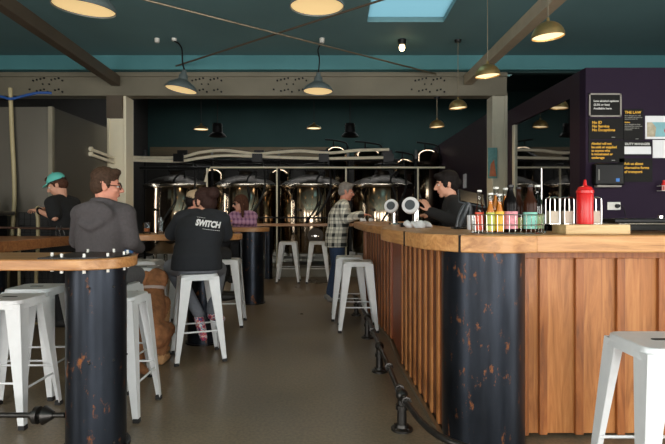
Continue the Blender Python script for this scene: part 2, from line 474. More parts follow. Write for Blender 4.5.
# brewery hall behind
sbox('wall_back', (XL, 15.2, 0), (XR, 15.35, 5.2), 'dark_teal')
BH = [(8.72, 8.86, 0.2, 2.7), (9.2, 9.3, 0.2, 2.7), (9.6, 9.85, 0.2, 2.7)]  # unseen wall slits, added to throw bright streaks onto the tanks
wall_open('wall_brewery_left', 'x', XL - 0.15, 0.15, 7.8, 15.35, 5.2, BH, 'dark_grey_wall')
sbox('wall_brewery_right', (XR, 4.9, 0), (XR + 0.15, 15.35, 5.2), 'dark_teal')
m = MB(); m.b2((XL, 7.85, 4.8), (XR, 13.1, 4.9)); m.b2((XL, 13.5, 4.8), (XR, 15.35, 4.9)); m.b2((XL, 13.1, 4.8), (-4.6, 13.5, 4.9)); m.b2((4.6, 13.1, 4.8), (XR, 13.5, 4.9))  # roof with an unseen open slot, added to light the back wall
sbox('sky_gap_blocker', (XL, 7.86, 3.37), (XR, 7.96, 4.9), 'dark_teal')  # added to block the sky gap; its dark edge stands for a shadow line
struct(m.build('ceiling_brewery', 'dark_teal', smooth=0))
sbox('window_7', (sk[0], sk[2], CEIL + 0.06), (sk[1], sk[3], CEIL + 0.07), 'skylight_sheet')
sbox('wall_partition', (2.66, 8.25, 0), (2.78, 14.2, 2.96), 'aubergine_trim')
sbox('trim_2', (-4.6, 10.15, 0), (2.6, 14.6, 0.17), 'kerb_concrete', 0.01)   # tank pad
sbox('trim_3', (WX(150, 14.9), 14.9, WZ(157, 14.9)), (WX(340, 14.9), 15.19, WZ(147, 14.9)), 'ply_beige')
sbox('dark_backdrop', (XL, 15.05, 0), (XR, 15.19, 2.8), 'dark_grey_wall')  # dark sheet added in place of the dark clutter behind the tanks
# steel truss beam across the opening, with its bolt groups
m = MB()
m.b2((XL, 7.87, 3.03), (2.64, 8.05, 3.37)); m.b2((XL, 7.84, 3.31), (2.64, 8.07, 3.375)); m.b2((XL, 7.84, 3.02), (2.64, 8.07, 3.06))
struct(m.build('trim_4', 'truss_paint', smooth=0, bevel=0.004))
m = MB()
for px in (46, 205, 428, 290):
    x0 = WX(px, 7.87)
    for k in range(10):
        for r_ in range(2):
            if (k * 7 + r_ * 3) % 5 != 0:
                x = x0 + (k - 4.5) * 0.055; z = 3.29 - r_ * 0.17 - 0.012 * ((k * 3) % 4)
                m.cyl((x, 7.871, z), (x, 7.86, z), 0.016, 0.014, 8)
    for dx in (-0.05, 0.05): m.cyl((x0 + dx, 7.871, 3.2), (x0 + dx, 7.86, 3.2), 0.014, 0.012, 8)
struct(m.build('trim_5', 'black_metal'))
# columns
m = MB(); cx = WX(118.5, 7.95)
m.b2((cx - 0.12, 7.88, 0), (cx + 0.13, 8.14, 3.02)); m.b2((cx - 0.14, 7.86, 0), (cx - 0.105, 8.16, 3.02)); m.b2((cx + 0.115, 7.86, 0), (cx + 0.15, 8.16, 3.02))
struct(m.build('column', 'column_paint', smooth=0, bevel=0.004))
sbox('trim_6', (cx - 0.13, 7.82, 2.68), (cx + 0.10, 8.2, 3.02), 'beam_brown')
m = MB(); m.b2((2.43, 7.86, 0), (2.62, 8.1, 3.02)); m.b2((2.41, 7.84, 0), (2.45, 8.12, 3.02)); m.b2((2.60, 7.84, 0), (2.64, 8.12, 3.02))
struct(m.build('column_right', 'post_paint', smooth=0, bevel=0.004))
# rafters
def beam(name, p, q, w, h, mat):
    p, q = Vector(p), Vector(q); d = (q - p).normalized(); a = d.cross(Vector((0, 0, 1))).normalized(); u = a.cross(d).normalized()
    m = MB(); vs = []
    for c in (p, q):
        for s1, s2 in ((-1, -1), (1, -1), (1, 1), (-1, 1)): vs.append(c + a * s1 * w / 2 + u * s2 * h / 2)
    m._add(vs, [(0, 1, 2, 3), (7, 6, 5, 4), (0, 4, 5, 1), (1, 5, 6, 2), (2, 6, 7, 3), (3, 7, 4, 0)])
    return struct(m.build(name, mat, smooth=0, bevel=0.004))
beam('trim_7', W(116, 81, 7.82), (-3.22, 2.0, 3.42), 0.12, 0.15, 'beam_brown')
beam('trim_8', W(468, 80, 7.82), (2.03, 2.5, 3.2), 0.12, 0.14, 'beam_tan')
# purple kitchen box on the right: front wall, glazed side
sbox('wall_kitchen', (2.385, 4.90, 0), (XR, 5.02, 2.62), 'aubergine')
A2, B2 = Vector((2.385, 5.02)), Vector((2.36, 7.0))
def seg(name, t0, t1, z0, z1, mat, thick=0.1, off=0.0):
    p, q = A2.lerp(B2, t0), A2.lerp(B2, t1); n_ = Vector((1, 0.05)).normalized()
    a, b = p + n_ * off, q + n_ * off
    return struct(MB().prism([(a.x, a.y), (b.x, b.y), (b.x + n_.x * thick, b.y + n_.y * thick), (a.x + n_.x * thick, a.y + n_.y * thick)], z0, z1).build(name, mat, smooth=0))
seg('trim_9', 0.0, 0.10, 0, 2.62, 'aubergine_trim')
seg('trim_10', 0.93, 1.0, 0, 2.62, 'aubergine_trim')
seg('trim_11', 0.10, 0.93, 2.40, 2.62, 'aubergine_trim')
seg('trim_12', 0.10, 0.93, 0, 0.95, 'aubergine_trim')
w6 = sbox('window_6', (2.387, 5.21, 0.94), (2.40, 6.87, 2.41), 'dark_pane')
m = MB(); p, q = A2.lerp(B2, 0.885), A2.lerp(B2, 0.925)
m.b2((q.x + 0.005, p.y, 0.95), (p.x + 0.02, q.y, 2.40))
struct(m.build('trim_13', 'post_paint', smooth=0))
# cold room on the left
CRX = WX(52, 6.2)
sbox('wall_coolroom', (XL, 6.2, 0), (CRX, 7.7, WZ(107, 6.2)), 'coolroom_panel')
sbox('trim_14', (CRX - 0.03, 6.17, 0), (CRX + 0.02, 6.22, WZ(107, 6.2)), 'truss_paint')
sbox('wall_brewery_screen', (XL, 8.4, 0), (WX(86, 8.4), 8.5, 2.75), 'dark_grey_wall')
# tie rods crossing under the ceiling
tag(MB().tube([W(130, -4, 5.05), W(440, 75, 7.9)], 0.012, 8).build('tie_rod', 'wire_steel'), 'thin pale steel tie rod slanting down to the right beneath the teal ceiling', 'rod', 'ceiling tie rods')
tag(MB().tube([W(400, -6, 5.0), W(176, 66, 7.75)], 0.012, 8).build('tie_rod', 'beam_brown'), 'dark thin tie rod slanting down to the left from beside the skylight', 'rod', 'ceiling tie rods')

# ------------------------------------------------------------------ lamps
def enamel_lamp(label, px, py, width, mat, inner, tilt, Y, fix=None, group='large enamel pendants', cordtop=CEIL, black=False):
    r = width * Y / F / 2; x, z = WX(px, Y), WZ(py, Y)
    t = thing('pendant_lamp', label, 'lamp', (x, Y, z), 0, group)
    q = (tilt[0], tilt[1], 0)
    prof = [(r, 0), (r * 0.99, r * 0.09), (r * 0.93, r * 0.2), (r * 0.78, r * 0.36), (r * 0.52, r * 0.52), (r * 0.3, r * 0.66), (r * 0.26, r * 0.95), (r * 0.17, r * 1.05), (r * 0.13, r * 1.25), (0.012, r * 1.28)]
    m = MB(); m.shell(prof, 0.006, rot=q, seg=36); sh = m.build('shade', mat, t)
    if inner:
        MB().lathe([(0.001, r * 0.08), (r * 0.6, r * 0.06), (r * 0.94, r * 0.035), (r * 0.955, r * 0.06), (r * 0.6, r * 0.1), (0.001, r * 0.12)], rot=q, seg=36).build('diffuser', inner, t)
    qm = Euler(q).to_matrix(); top = qm @ Vector((0, 0, r * 1.27))
    return t, top, r
t, top, r = enamel_lamp('large enamel pendant at the top left of the room, glowing warm', 84, 9, 61, 'grey_enamel', 'diffuser_warm', (R(4), R(5)), 4.2)
MB().tube([top, (0, 0, CEIL - WZ(9, 4.2))], 0.006, 8).build('cord', 'black_rubber', t)
t, top, r = enamel_lamp('large enamel pendant at the top centre, left of the skylight, glowing warm', 317, 7, 55, 'grey_enamel', 'diffuser_warm', (R(2), 0), 4.2)
MB().tube([top, (0, 0, CEIL - WZ(7, 4.2))], 0.006, 8).build('cord', 'black_rubber', t)
Y = 7.0
t, top, r = enamel_lamp('tilted grey enamel pendant hooked over the left tables', 181, 90, 32, 'grey_enamel', 'diffuser_warm', (R(-2), R(9)), Y)
o = Vector((WX(181, Y), Y, WZ(90, Y)))
MB().tube(curve([top, W(182.5, 62, Y) - o, W(182, 50, Y) - o, W(179, 44, Y) - o, W(174.5, 41, Y) - o]), 0.011, 8).build('hook_arm', 'black_metal', t)
MB().cyl((W(174, 41, Y) - o), (WX(174, Y) - o.x, 0, CEIL - o.z), 0.03, 0.035, 14).build('ceiling_rose', 'cap_white', t)
t, top, r = enamel_lamp('grey enamel pendant hanging upright over the middle of the room', 318, 91.5, 30, 'grey_enamel', 'diffuser_warm', (R(-2), R(1)), Y)
o = Vector((WX(318, Y), Y, WZ(91.5, Y)))
MB().tube(curve([top, W(319.5, 60, Y) - o, W(318, 50, Y) - o, W(321.5, 42, Y) - o]), 0.009, 8).build('cord', 'black_metal', t)
MB().cyl(W(322, 43, Y) - o, (WX(322, Y) - o.x, 0, CEIL - o.z), 0.03, 0.035, 14).build('ceiling_rose', 'cap_white', t)
tag(MB().lathe([(0.001, -0.06), (0.03, -0.055), (0.034, 0)], (WX(157, 7), 7, CEIL)).build('ceiling_sensor', 'cap_white'), 'small pale round fitting on the ceiling beside the tilted pendant', 'sensor')
# brass half domes over the bar
def dome_lamp(label, px, py, Y, width, top_z):
    r = width * Y / F / 2; x, z = WX(px, Y), WZ(py, Y)
    t = thing('dome_pendant', label, 'lamp', (x, Y, z), 0, 'brass dome pendants over the bar')
    prof = [(r * math.cos(R(a)), r * 0.95 * math.sin(R(a))) for a in (0, 12, 24, 36, 48, 60, 72, 82)] + [(0.012, r * 0.95)]
    q = (R(2), R(-4), 0)
    MB().shell(prof, 0.005, rot=q, seg=36).build('shade', 'brass', t)
    MB().lathe([(0.001, 0.02), (r * 0.5, 0.018), (r * 0.93, 0.01), (r * 0.94, 0.018), (r * 0.5, 0.028), (0.001, 0.03)], rot=q, seg=32).build('diffuser', 'lamp_inner', t)
    MB().cyl((0, 0, r * 0.9), (0, 0, r * 1.2), 0.016, 0.01, 12).build('cap', 'brass', t)
    MB().tube([(0, 0, r * 1.15), (0, 0, top_z - z)], 0.005, 8).build('cord', 'wire_steel', t)
    MB().cyl((0, 0, top_z - z - 0.03), (0, 0, top_z - z), 0.045, 0.05, 16).build('ceiling_rose', 'black_metal', t)
    return t
dome_lamp('nearest brass dome pendant over the bar, at the upper right', 548, 37, 4.23, 32, CEIL)
dome_lamp('second brass dome pendant from the front, in line over the bar', 487.5, 76, 5.47, 25, CEIL)
dome_lamp('third brass dome pendant from the front, left of the second', 458, 108, 7.06, 18, CEIL)
dome_lamp('farthest brass dome pendant in the bar row, hung below the steel beam', 437, 127, 7.95, 15, 3.03)
# little pendants and black bell lamps in the brewery
def small_lamp(label, px, py, Y):
    r = 15 * Y / F / 2; x, z = WX(px, Y), WZ(py, Y)
    t = thing('small_pendant', label, 'lamp', (x, Y, z), 0, 'small brewery pendants')
    MB().shell([(r, 0), (r * 0.9, r * 0.2), (r * 0.5, r * 0.42), (r * 0.2, r * 0.55), (0.012, r * 0.8)], 0.005).build('shade', 'brass', t)
    MB().lathe([(0.001, 0.012), (r * 0.9, 0.008), (r * 0.88, 0.02), (0.001, 0.03)]).build('diffuser', 'lamp_inner', t)
    MB().tube([(0, 0, r * 0.75), (0, 0, 4.8 - z)], 0.006, 8).build('cord', 'black_rubber', t)
small_lamp('small lit pendant hanging in the brewery on the left, by a black bell lamp', 201, 129.5, 9)
small_lamp('small lit pendant hanging in the brewery in the middle, by a black bell lamp', 314, 128.5, 9)
def bell(label, px, py, Y):
    r = 18 * Y / F / 2; x, z = WX(px, Y), WZ(py, Y)
    t = thing('bell_lamp', label, 'lamp', (x, Y, z), 0, 'unlit black bell lamps')
    MB().shell([(r, 0), (r * 0.86, r * 0.2), (r * 0.6, r * 0.42), (r * 0.52, r * 1.1), (r * 0.6, r * 1.15), (r * 0.5, r * 1.45), (0.015, r * 1.5)], 0.006).build('shade', 'black_metal', t)
    MB().tube([(0, 0, r * 1.45), (0, 0, 4.8 - z)], 0.008, 8).build('cord', 'black_rubber', t)
bell('unlit black bell lamp hanging over the left tanks', 217.5, 136.5, 9.8)
bell('unlit black bell lamp hanging over the right tanks', 350, 136.5, 9.8)
t = thing('ceiling_bulb', 'bare glowing bulb in a dark holder on the ceiling below the skylight', 'lamp', (WX(402, 7.06), 7.06, CEIL))
MB().cyl((0, 0, 0), (0, 0, -0.07), 0.06, 0.05, 18).build('holder', 'black_metal', t)
MB().ell((0, 0, -0.105), (0.04, 0.04, 0.05)).build('bulb', 'bulb_glow', t)

# ------------------------------------------------------------------ bar
bar = thing('bar_counter', 'long timber bar with rounded black steel corner and battened timber sides', 'bar', (0.85, 2.9, 0))
BO = Vector((0.85, 2.9, 0))
def bl(pts): return [(x - BO.x, y - BO.y) for x, y in pts]
def dense(pts, n=5): return [(p.x, p.y) for p in curve([(a, b, 0) for a, b in pts], n)]
ZT, ZB = 1.135, 1.045
e1 = dense([(2.95, 2.70), (1.7, 2.69), (1.05, 2.68)]); e2 = dense([(1.05, 2.665), (0.86, 2.63), (0.66, 2.70)])
e3 = dense([(0.66, 2.70), (0.52, 2.9), (0.45, 3.25)]); e4 = dense([(0.45, 3.25), (0.39, 3.7), (0.372, 3.95), (0.40, 4.2), (0.5, 4.3)])
e5 = dense([(0.50, 4.3), (0.41, 4.8), (0.33, 5.6), (0.29, 6.5), (0.29, 7.0), (0.36, 7.25), (0.5, 7.35)])
for e, inner, mat in ((e1, [(1.05, 3.35), (2.95, 3.35)], 'counter_wood'), (e2, [(1.0, 3.35), (1.05, 3.35)], 'counter_wood'), (e3, [(1.0, 3.45), (1.0, 3.35)], 'counter_wood'),
                      (e4, [(1.0, 4.3), (1.0, 3.45)], 'counter_wood_deep')):
    MB().prism(bl(e + inner), ZB, ZT).build('countertop', mat, bar, smooth=30, bevel=0.007)
MB().prism(bl(e5 + [(1.0, 7.35), (1.0, 4.3)]), ZB + 0.012, ZT - 0.004).build('countertop', 'counter_wood_deep', bar, smooth=30, bevel=0.007)
for (x, y, a) in ((0.66, 2.70, -50), (0.45, 3.25, -78)):
    d = Vector((-math.cos(R(a + 90)), -math.sin(R(a + 90)), 0))
    MB().box((x - BO.x + 0.004, y - BO.y + 0.003, (ZT + ZB) / 2), (0.009, 0.02, 0.0905), (0, 0, R(a))).build('joint_plate', 'black_metal', bar)
MB().lathe([(0.222, 0), (0.222, 1.044), (0.20, 1.044), (0.20, 0)], (-0.012, 0, 0), 56).build('corner_drum', 'black_steel', bar)
MB().prism(bl([(0.62, 2.87), (0.56, 4.25), (0.57, 5.1), (0.42, 6.6), (0.44, 7.2), (0.435, 7.2), (0.42, 6.6), (0.563, 5.1), (0.54, 4.25), (0.595, 2.86)]), 0.0, 0.025).build('base_strip', 'wire_steel', bar, smooth=0)
# front panel: boards and battens
m = MB(); xs = [1.03, 1.17, 1.37, 1.60, 1.83, 2.06, 2.29, 2.52, 2.75, 2.9]
for i in range(len(xs) - 1): m.b2((xs[i] + 0.003 - BO.x, 2.905 - BO.y, 0.02), (xs[i + 1] - 0.003 - BO.x, 2.93 - BO.y, 1.045))
m.build('front_panel', 'cedar_light', bar, smooth=0, bevel=0.003)
m = MB()
m.b2((1.025 - BO.x, 2.87 - BO.y, 0.02), (1.085 - BO.x, 2.905 - BO.y, 1.0))
for x in xs[1:]: m.b2((x - 0.022 - BO.x, 2.88 - BO.y, 0.02), (x + 0.022 - BO.x, 2.905 - BO.y, 1.0))
m.build('front_battens', 'cedar', bar, smooth=0, bevel=0.003)
MB().b2((1.03 - BO.x, 2.87 - BO.y, 1.0), (2.92 - BO.x, 2.905 - BO.y, 1.045)).build('top_rail', 'cedar', bar, smooth=0, bevel=0.003)
# left side: near battens, plain red panel, far battens
def side(p0, p1, n, wid, board, batten, out=0.035):
    p0, p1 = Vector(p0), Vector(p1); d = (p1 - p0); L = d.length; d.normalize(); nn = Vector((-d.y, d.x))   # left = outwards
    def quad(a, b, o0, o1):
        c = [p0 + d * a + nn * o0, p0 + d * b + nn * o0, p0 + d * b + nn * o1, p0 + d * a + nn * o1]
        return bl([(v.x, v.y) for v in c])
    m = MB(); m.prism(quad(0, L, -0.03, 0), 0.02, 1.05); m.build('side_panel', board, bar, smooth=0, bevel=0.002)
    m = MB()
    for k in range(n + 1):
        c = L * k / n; m.prism(quad(max(0, c - wid / 2), min(L, c + wid / 2), 0, out), 0.02, 1.045)
    if n: m.build('side_battens', batten, bar, smooth=0, bevel=0.003)
side((0.635, 2.88), (0.575, 4.25), 8, 0.05, 'cedar_dark', 'cedar_light', 0.013)
side((0.575, 4.25), (0.59, 5.1), 1, 0.04, 'cedar_red', 'cedar_red', 0.015)
side((0.58, 5.1), (0.44, 6.6), 9, 0.055, 'cedar_dark', 'cedar', 0.012)
side((0.44, 6.6), (0.46, 7.2), 4, 0.05, 'cedar_dark', 'cedar')
MB().prism(bl([(0.47, 7.18), (1.0, 7.18), (1.0, 7.21), (0.47, 7.21)]), 0.02, 1.05).build('end_panel', 'cedar', bar, smooth=0)
MB().prism(bl([(0.97, 3.4), (1.0, 3.4), (1.0, 7.2), (0.97, 7.2)]), 0.0, 1.05).build('back_panel', 'cedar_dark', bar, smooth=0)
MB().prism(bl([(0.95, 3.3), (2.9, 3.3), (2.9, 3.34), (0.95, 3.34)]), 0.0, 1.05).build('back_panel', 'cedar_dark', bar, smooth=0)
# foot rail of pipe fittings
fr = thing('foot_rail', 'black iron pipe foot rail with flanged stands along the bar base', 'foot rail', (0.4, 3.0, 0))
path = curve([(0.8, 2.2, 0.2), (0.5, 2.45, 0.2), (0.40, 3.0, 0.2), (0.385, 3.55, 0.2), (0.37, 4.1, 0.2), (0.36, 4.65, 0.2), (0.35, 5.2, 0.2), (0.30, 6.2, 0.2), (0.27, 6.7, 0.2)], 6)
MB().tube([Vector(p) - Vector((0.4, 3.0, 0)) for p in path], 0.017, 12).build('pipe', 'pipe_iron', fr)
for (x, y) in ((0.40, 3.0), (0.37, 4.1), (0.35, 5.2), (0.29, 6.35), (0.8, 2.2)):
    c = Vector((x - 0.4, y - 3.0, 0))
    st = MB().cyl(c, c + Vector((0, 0, 0.2)), 0.03, 0.024, 16).ell(c + Vector((0, 0, 0.2)), (0.036, 0.04, 0.036)).cyl(c + Vector((0, 0, 0.12)), c + Vector((0, 0, 0.145)), 0.036, None, 16).build('stand', 'pipe_iron', fr)
    fl = MB().lathe([(0.062, 0), (0.062, 0.012), (0.04, 0.02), (0.034, 0.035)], c)
    for k in range(4): fl.cyl(c + Vector((0.048 * math.cos(k * PI / 2 + .7), 0.048 * math.sin(k * PI / 2 + .7), 0.01)), c + Vector((0.048 * math.cos(k * PI / 2 + .7), 0.048 * math.sin(k * PI / 2 + .7), 0.022)), 0.008, None, 6)
    fl.build('flange', 'pipe_iron', st)
for (x, y, dx, dy) in ((0.385, 3.55, -0.03, 1), (0.4, 3.1, -0.02, 1), (0.41, 2.9, -0.1, 1), (0.36, 4.65, -0.02, 1)):
    d = Vector((dx, dy, 0)).normalized() * 0.03; c = Vector((x - 0.4, y - 3.0, 0.2))
    MB().tube([c - d, c - d * 0.5, c - d * 0.45, c + d * 0.45, c + d * 0.5, c + d], [0.022, 0.022, 0.03, 0.03, 0.022, 0.022], 8).build('coupling', 'pipe_iron', fr)

# ------------------------------------------------------------------ stools
SH = 0.735
def make_stool(label):
    t = thing('bar_stool', label, 'stool', (0, 0, 0), 0, 'white metal bar stools')
    m = MB()
    poly_o = rsq(0.305, 0.305, 0.05); poly_s = rsq(0.325, 0.325, 0.055)
    m.prism(poly_o, SH - 0.018, SH)
    n = len(poly_o); vs = [(x, y, SH - 0.004) for x, y in poly_o] + [(x, y, SH - 0.05) for x, y in poly_s]
    m._add(vs, [(i, (i + 1) % n, n + (i + 1) % n, n + i) for i in range(n)])
    m.build('seat', 'white_enamel', t, bevel=0.008)
    MB().prism(rsq(0.09, 0.028, 0.0135), SH - 0.006, SH + 0.0015).build('hand_slot', 'black_rubber', t, smooth=0)
    for sx, sy in ((1, 1), (-1, 1), (-1, -1), (1, -1)):
        m = MB(); T = Vector((sx * 0.157, sy * 0.157, SH - 0.02)); B = Vector((sx * 0.212, sy * 0.212, 0.018))
        wt, wb, th = 0.094, 0.037, 0.006
        for ax in (Vector((-sx, 0, 0)), Vector((0, -sy, 0))):
            inn = Vector((-sx, -sy, 0)) - ax
            vs = [T, T + ax * wt, T + ax * wt + inn * th, T + inn * th, B, B + ax * wb, B + ax * wb + inn * th, B + inn * th]
            m._add(vs, [(0, 1, 2, 3), (7, 6, 5, 4), (0, 4, 5, 1), (1, 5, 6, 2), (2, 6, 7, 3), (3, 7, 4, 0)])
        lg = m.build('leg', 'white_enamel', t, smooth=0, bevel=0.003)
        MB().b2((B.x + sx * 0.003, B.y + sy * 0.003, 0), (B.x - sx * 0.034, B.y - sy * 0.034, 0.026)).build('rubber_foot', 'black_rubber', lg, smooth=0, bevel=0.002)
    for ax, z in ((0, 0.26), (1, 0.22)):
        k = 0.157 + (SH - z) / SH * 0.055 - 0.012
        for s_ in (-1, 1):
            a = (-k, s_ * k, z) if ax == 0 else (s_ * k, -k, z); b = (k, s_ * k, z) if ax == 0 else (s_ * k, k, z)
            MB().tube([a, b], 0.007, 10).build('stretcher', 'white_enamel', t)
    return t
stool0 = make_stool('white metal stool nearest the camera at the lower left, beside the near steel drum')
stool0.location = (-1.985, 3.2, 0)
def stool(x, y, rz, label): return dup(stool0, (x, y, 0), R(rz), label)
stool(-2.08, 3.66, 2, 'white metal stool behind the nearest one at the far left')
stool(-1.365, 3.3, 0, 'white metal stool just right of the near steel drum, in front of the dog')
stool(-1.165, 4.5, 22, 'white metal stool under the person in the black SWITCH sweatshirt')
stool(-1.60, 3.79, -4, 'white metal stool under the man in the grey hoodie, mostly hidden')
stool(-1.2, 5.85, 4, 'white metal stool just behind the SWITCH sweatshirt, right of the middle drum')
stool(-1.83, 5.0, 6, 'white metal stool between hoodie man and the SWITCH sweatshirt, the lower of two seats')
stool(-2.04, 5.68, 0, 'white metal stool behind the lower seat between the two seated people')
stool(-1.28, 7.76, 0, 'white metal stool under the person in the purple checked shirt')
stool(WX(288.5, 9.42), 9.42, 0, 'white metal stool at the tank-side counter, the left of the pair')
stool(WX(318, 9.42), 9.42, 0, 'white metal stool at the tank-side counter, the right one by the man in plaid')
stool(0.272, 5.62, 0, 'front white metal stool of the two at the bar side')
stool(0.2, 6.2, 0, 'rear white metal stool of the two at the bar side, behind the front one')
stool(1.345, 2.12, 0, 'white metal stool at the lower right corner, before the battened bar front')

# ------------------------------------------------------------------ tables
def stadium(x0, x1, yc, r, n=14):
    pts = [(x0, yc - r)]
    for k in range(n + 1):
        a = -PI / 2 + PI * k / n; pts.append((x1 + r * math.cos(a), yc + r * math.sin(a)))
    pts.append((x0, yc + r)); return pts
def drum(t, x, y, r, h, name='drum_leg'):
    m = MB().lathe([(r, 0), (r, h), (r - 0.012, h), (r - 0.012, 0)], (x, y, 0), 48)
    for k in range(8):
        a = 2 * PI * k / 8 + 0.2
        for z in (0.05, h - 0.1, h * 0.5): m.ell((x + r * math.cos(a), y + r * math.sin(a), z), (0.007, 0.007, 0.007), seg=8, rings=5, m=1)
    d = m.build(name, ['black_steel', 'pipe_iron'], t)
    MB().lathe([(r + 0.02, 0), (r + 0.02, 0.012), (r - 0.01, 0.012), (r - 0.01, 0)], (x, y, 0), 48).build('base_ring', 'black_metal', t)
    return d
nt_ = thing('leaner_table', 'tall timber leaner at the left front with a rounded end on a steel drum', 'table', (-1.27, 2.8, 0))
MB().prism(stadium(-2.6, -0.035, 0, 0.24), 0.965, 1.02).build('tabletop', 'table_wood', nt_, smooth=30, bevel=0.006)
drum(nt_, 0, 0, 0.152, 0.965)
pl = MB()
oo = [(-0.20, -0.21)] + [(0.21 * math.cos(-PI / 2 + PI * k / 16) - 0.035, 0.21 * math.sin(-PI / 2 + PI * k / 16)) for k in range(17)] + [(-0.20, 0.21)]
pl.prism(oo, 1.02, 1.0265).build('steel_plate', 'black_metal', nt_, smooth=0)
for a in (-150, -112, -75, -40, -5, 30, 75, 120):
    c = Vector((0.185 * math.cos(R(a)) - 0.03, 0.185 * math.sin(R(a)), 1.0265))
    MB().cyl((c.x, c.y, 0.945), c + Vector((0, 0, 0.018)), 0.0085, 0.007, 8).build('bolt', 'cap_white', nt_)
drum(nt_, -2.3, 0, 0.152, 0.965)
# pipe foot rail running from the drum to the left
m = MB().tube([(-2.2, -0.06, 0.185), (-0.14, -0.06, 0.185)], 0.014, 12)
m.build('foot_bar', 'pipe_iron', nt_)
MB().tube([(-0.32, -0.06, .185), (-0.30, -0.06, .185), (-0.298, -0.06, .185), (-0.275, -0.06, .185), (-0.274, -0.06, .185), (-0.25, -0.06, .185), (-0.248, -0.06, .185), (-0.20, -0.06, .185)], [0.022, 0.022, 0.045, 0.045, 0.022, 0.022, 0.05, 0.02], 16).build('pipe_flange', 'pipe_iron', nt_)
bt = thing('leaner_table', 'thick reddish timber leaner at the far left, behind the front leaner', 'table', (-3.3, 4.8, 0))
MB().prism([(-0.75, -0.95), (0.49, -0.95), (0.58, 0.62), (-0.75, 0.62)], 0.915, 1.01).build('tabletop', 'table_wood_red', bt, smooth=0, bevel=0.008)
drum(bt, -0.1, -0.35, 0.15, 0.915); drum(bt, -0.1, 0.4, 0.12, 0.915)
mt = thing('leaner_table', 'tall timber leaner with glasses between the hoodie man and the SWITCH sweatshirt', 'table', (-1.25, 5.05, 0))
MB().prism(stadium(-0.62, 0.1, 0, 0.27), 0.995, 1.05).build('tabletop', 'table_wood', mt, smooth=30, bevel=0.006)
drum(mt, 0.0, 0.0, 0.155, 0.995)
ft = thing('leaner_table', 'tall timber leaner on a black drum where the purple checked shirt rests', 'table', (-1.12, 7.25, 0))
MB().prism(stadium(-0.5, 0.0, 0, 0.24), 0.995, 1.05).build('tabletop', 'table_wood', ft, smooth=30, bevel=0.006)
drum(ft, 0.0, 0.0, 0.165, 0.995)
ct = thing('wall_counter', 'long narrow timber counter along the tank pad behind the two far stools', 'counter', (-0.3, 9.92, 0))
MB().b2((-1.9, -0.14, 1.0), (0.75, 0.14, 1.05)).build('tabletop', 'table_wood', ct, smooth=0, bevel=0.005)
for px in (268.5, 180, 372): drum(ct, WX(px, 9.92) + 0.3, 0, 0.075, 1.0, 'post')
MB().tube([(-1.9, 0.12, 1.16), (0.9, 0.12, 1.16)], 0.016, 10).tube([(-1.8, 0.12, 1.16), (-1.8, 0.12, 1.04)], 0.014).tube([(0.7, 0.12, 1.16), (0.7, 0.12, 1.04)], 0.014).build('guard_rail', 'black_metal', ct)

# ------------------------------------------------------------------ brewery plant
def tank(px, label, dz=0.0):
    Yt = 11.2; t = thing('brewing_tank', label, 'tank', (WX(px, Yt), Yt, 0.17), 0, 'dome-topped brewing tanks'); r = 0.66
    MB().lathe([(r * 0.97, 0.25), (r, 0.3), (r, 1.62), (r * 0.985, 1.64)], seg=48).build('body', 'tank_steel', t)
    MB().lathe([(r * 1.03, 1.6), (r * 1.06, 1.63), (r * 1.06, 1.67), (r * 1.02, 1.69)], seg=48).build('rim', 'brushed_steel', t)
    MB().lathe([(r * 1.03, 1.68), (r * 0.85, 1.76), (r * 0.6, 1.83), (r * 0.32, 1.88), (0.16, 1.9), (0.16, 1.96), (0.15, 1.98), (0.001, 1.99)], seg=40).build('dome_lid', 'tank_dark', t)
    for a in (45, 135, 225, 315):
        x, y = 0.5 * math.cos(R(a)), 0.5 * math.sin(R(a))
        MB().cyl((x, y, 0.0), (x, y, 0.3), 0.04, None, 12).build('leg', 'brushed_steel', t)
    MB().tube(curve([(0.25, -0.3, 1.8), (0.28, -0.45, 1.93), (0.12, -0.6, 1.75), (0.2, -0.78, 1.35), (-0.05, -0.75, 0.95), (-0.15, -0.72, 0.8)]), 0.018, 8).build('hose', 'black_rubber', t)
    MB().tube(curve([(-0.12, -0.1, 1.95), (-0.15, -0.1, 2.1), (0.1, 0.1, 2.14), (0.45, -0.05, 2.08), (0.48, -0.1, 1.75)]), 0.022, 8).build('pipe', 'black_metal', t)
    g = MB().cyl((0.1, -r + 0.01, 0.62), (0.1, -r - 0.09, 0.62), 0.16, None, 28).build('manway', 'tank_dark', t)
    MB().cyl((0.1, -r - 0.08, 0.62), (0.1, -r - 0.14, 0.62), 0.02, None, 12).tube([(0.02, -r - 0.13, 0.62), (0.18, -r - 0.13, 0.62)], 0.01).build('handwheel', 'chrome', g)
    MB().cyl((-0.25, -r + 0.05, 1.15), (-0.25, -r - 0.03, 1.15), 0.03, None, 18).build('gauge', 'tank_dark', t)
    return t
tank(177, 'dome-topped steel tank at the left, next to the pale column')
tank(246, 'dome-topped steel tank behind the purple checked shirt')
tank(312, 'dome-topped steel tank behind the man in the plaid overshirt')
tank(382, 'dome-topped steel tank at the right, behind the beer taps')
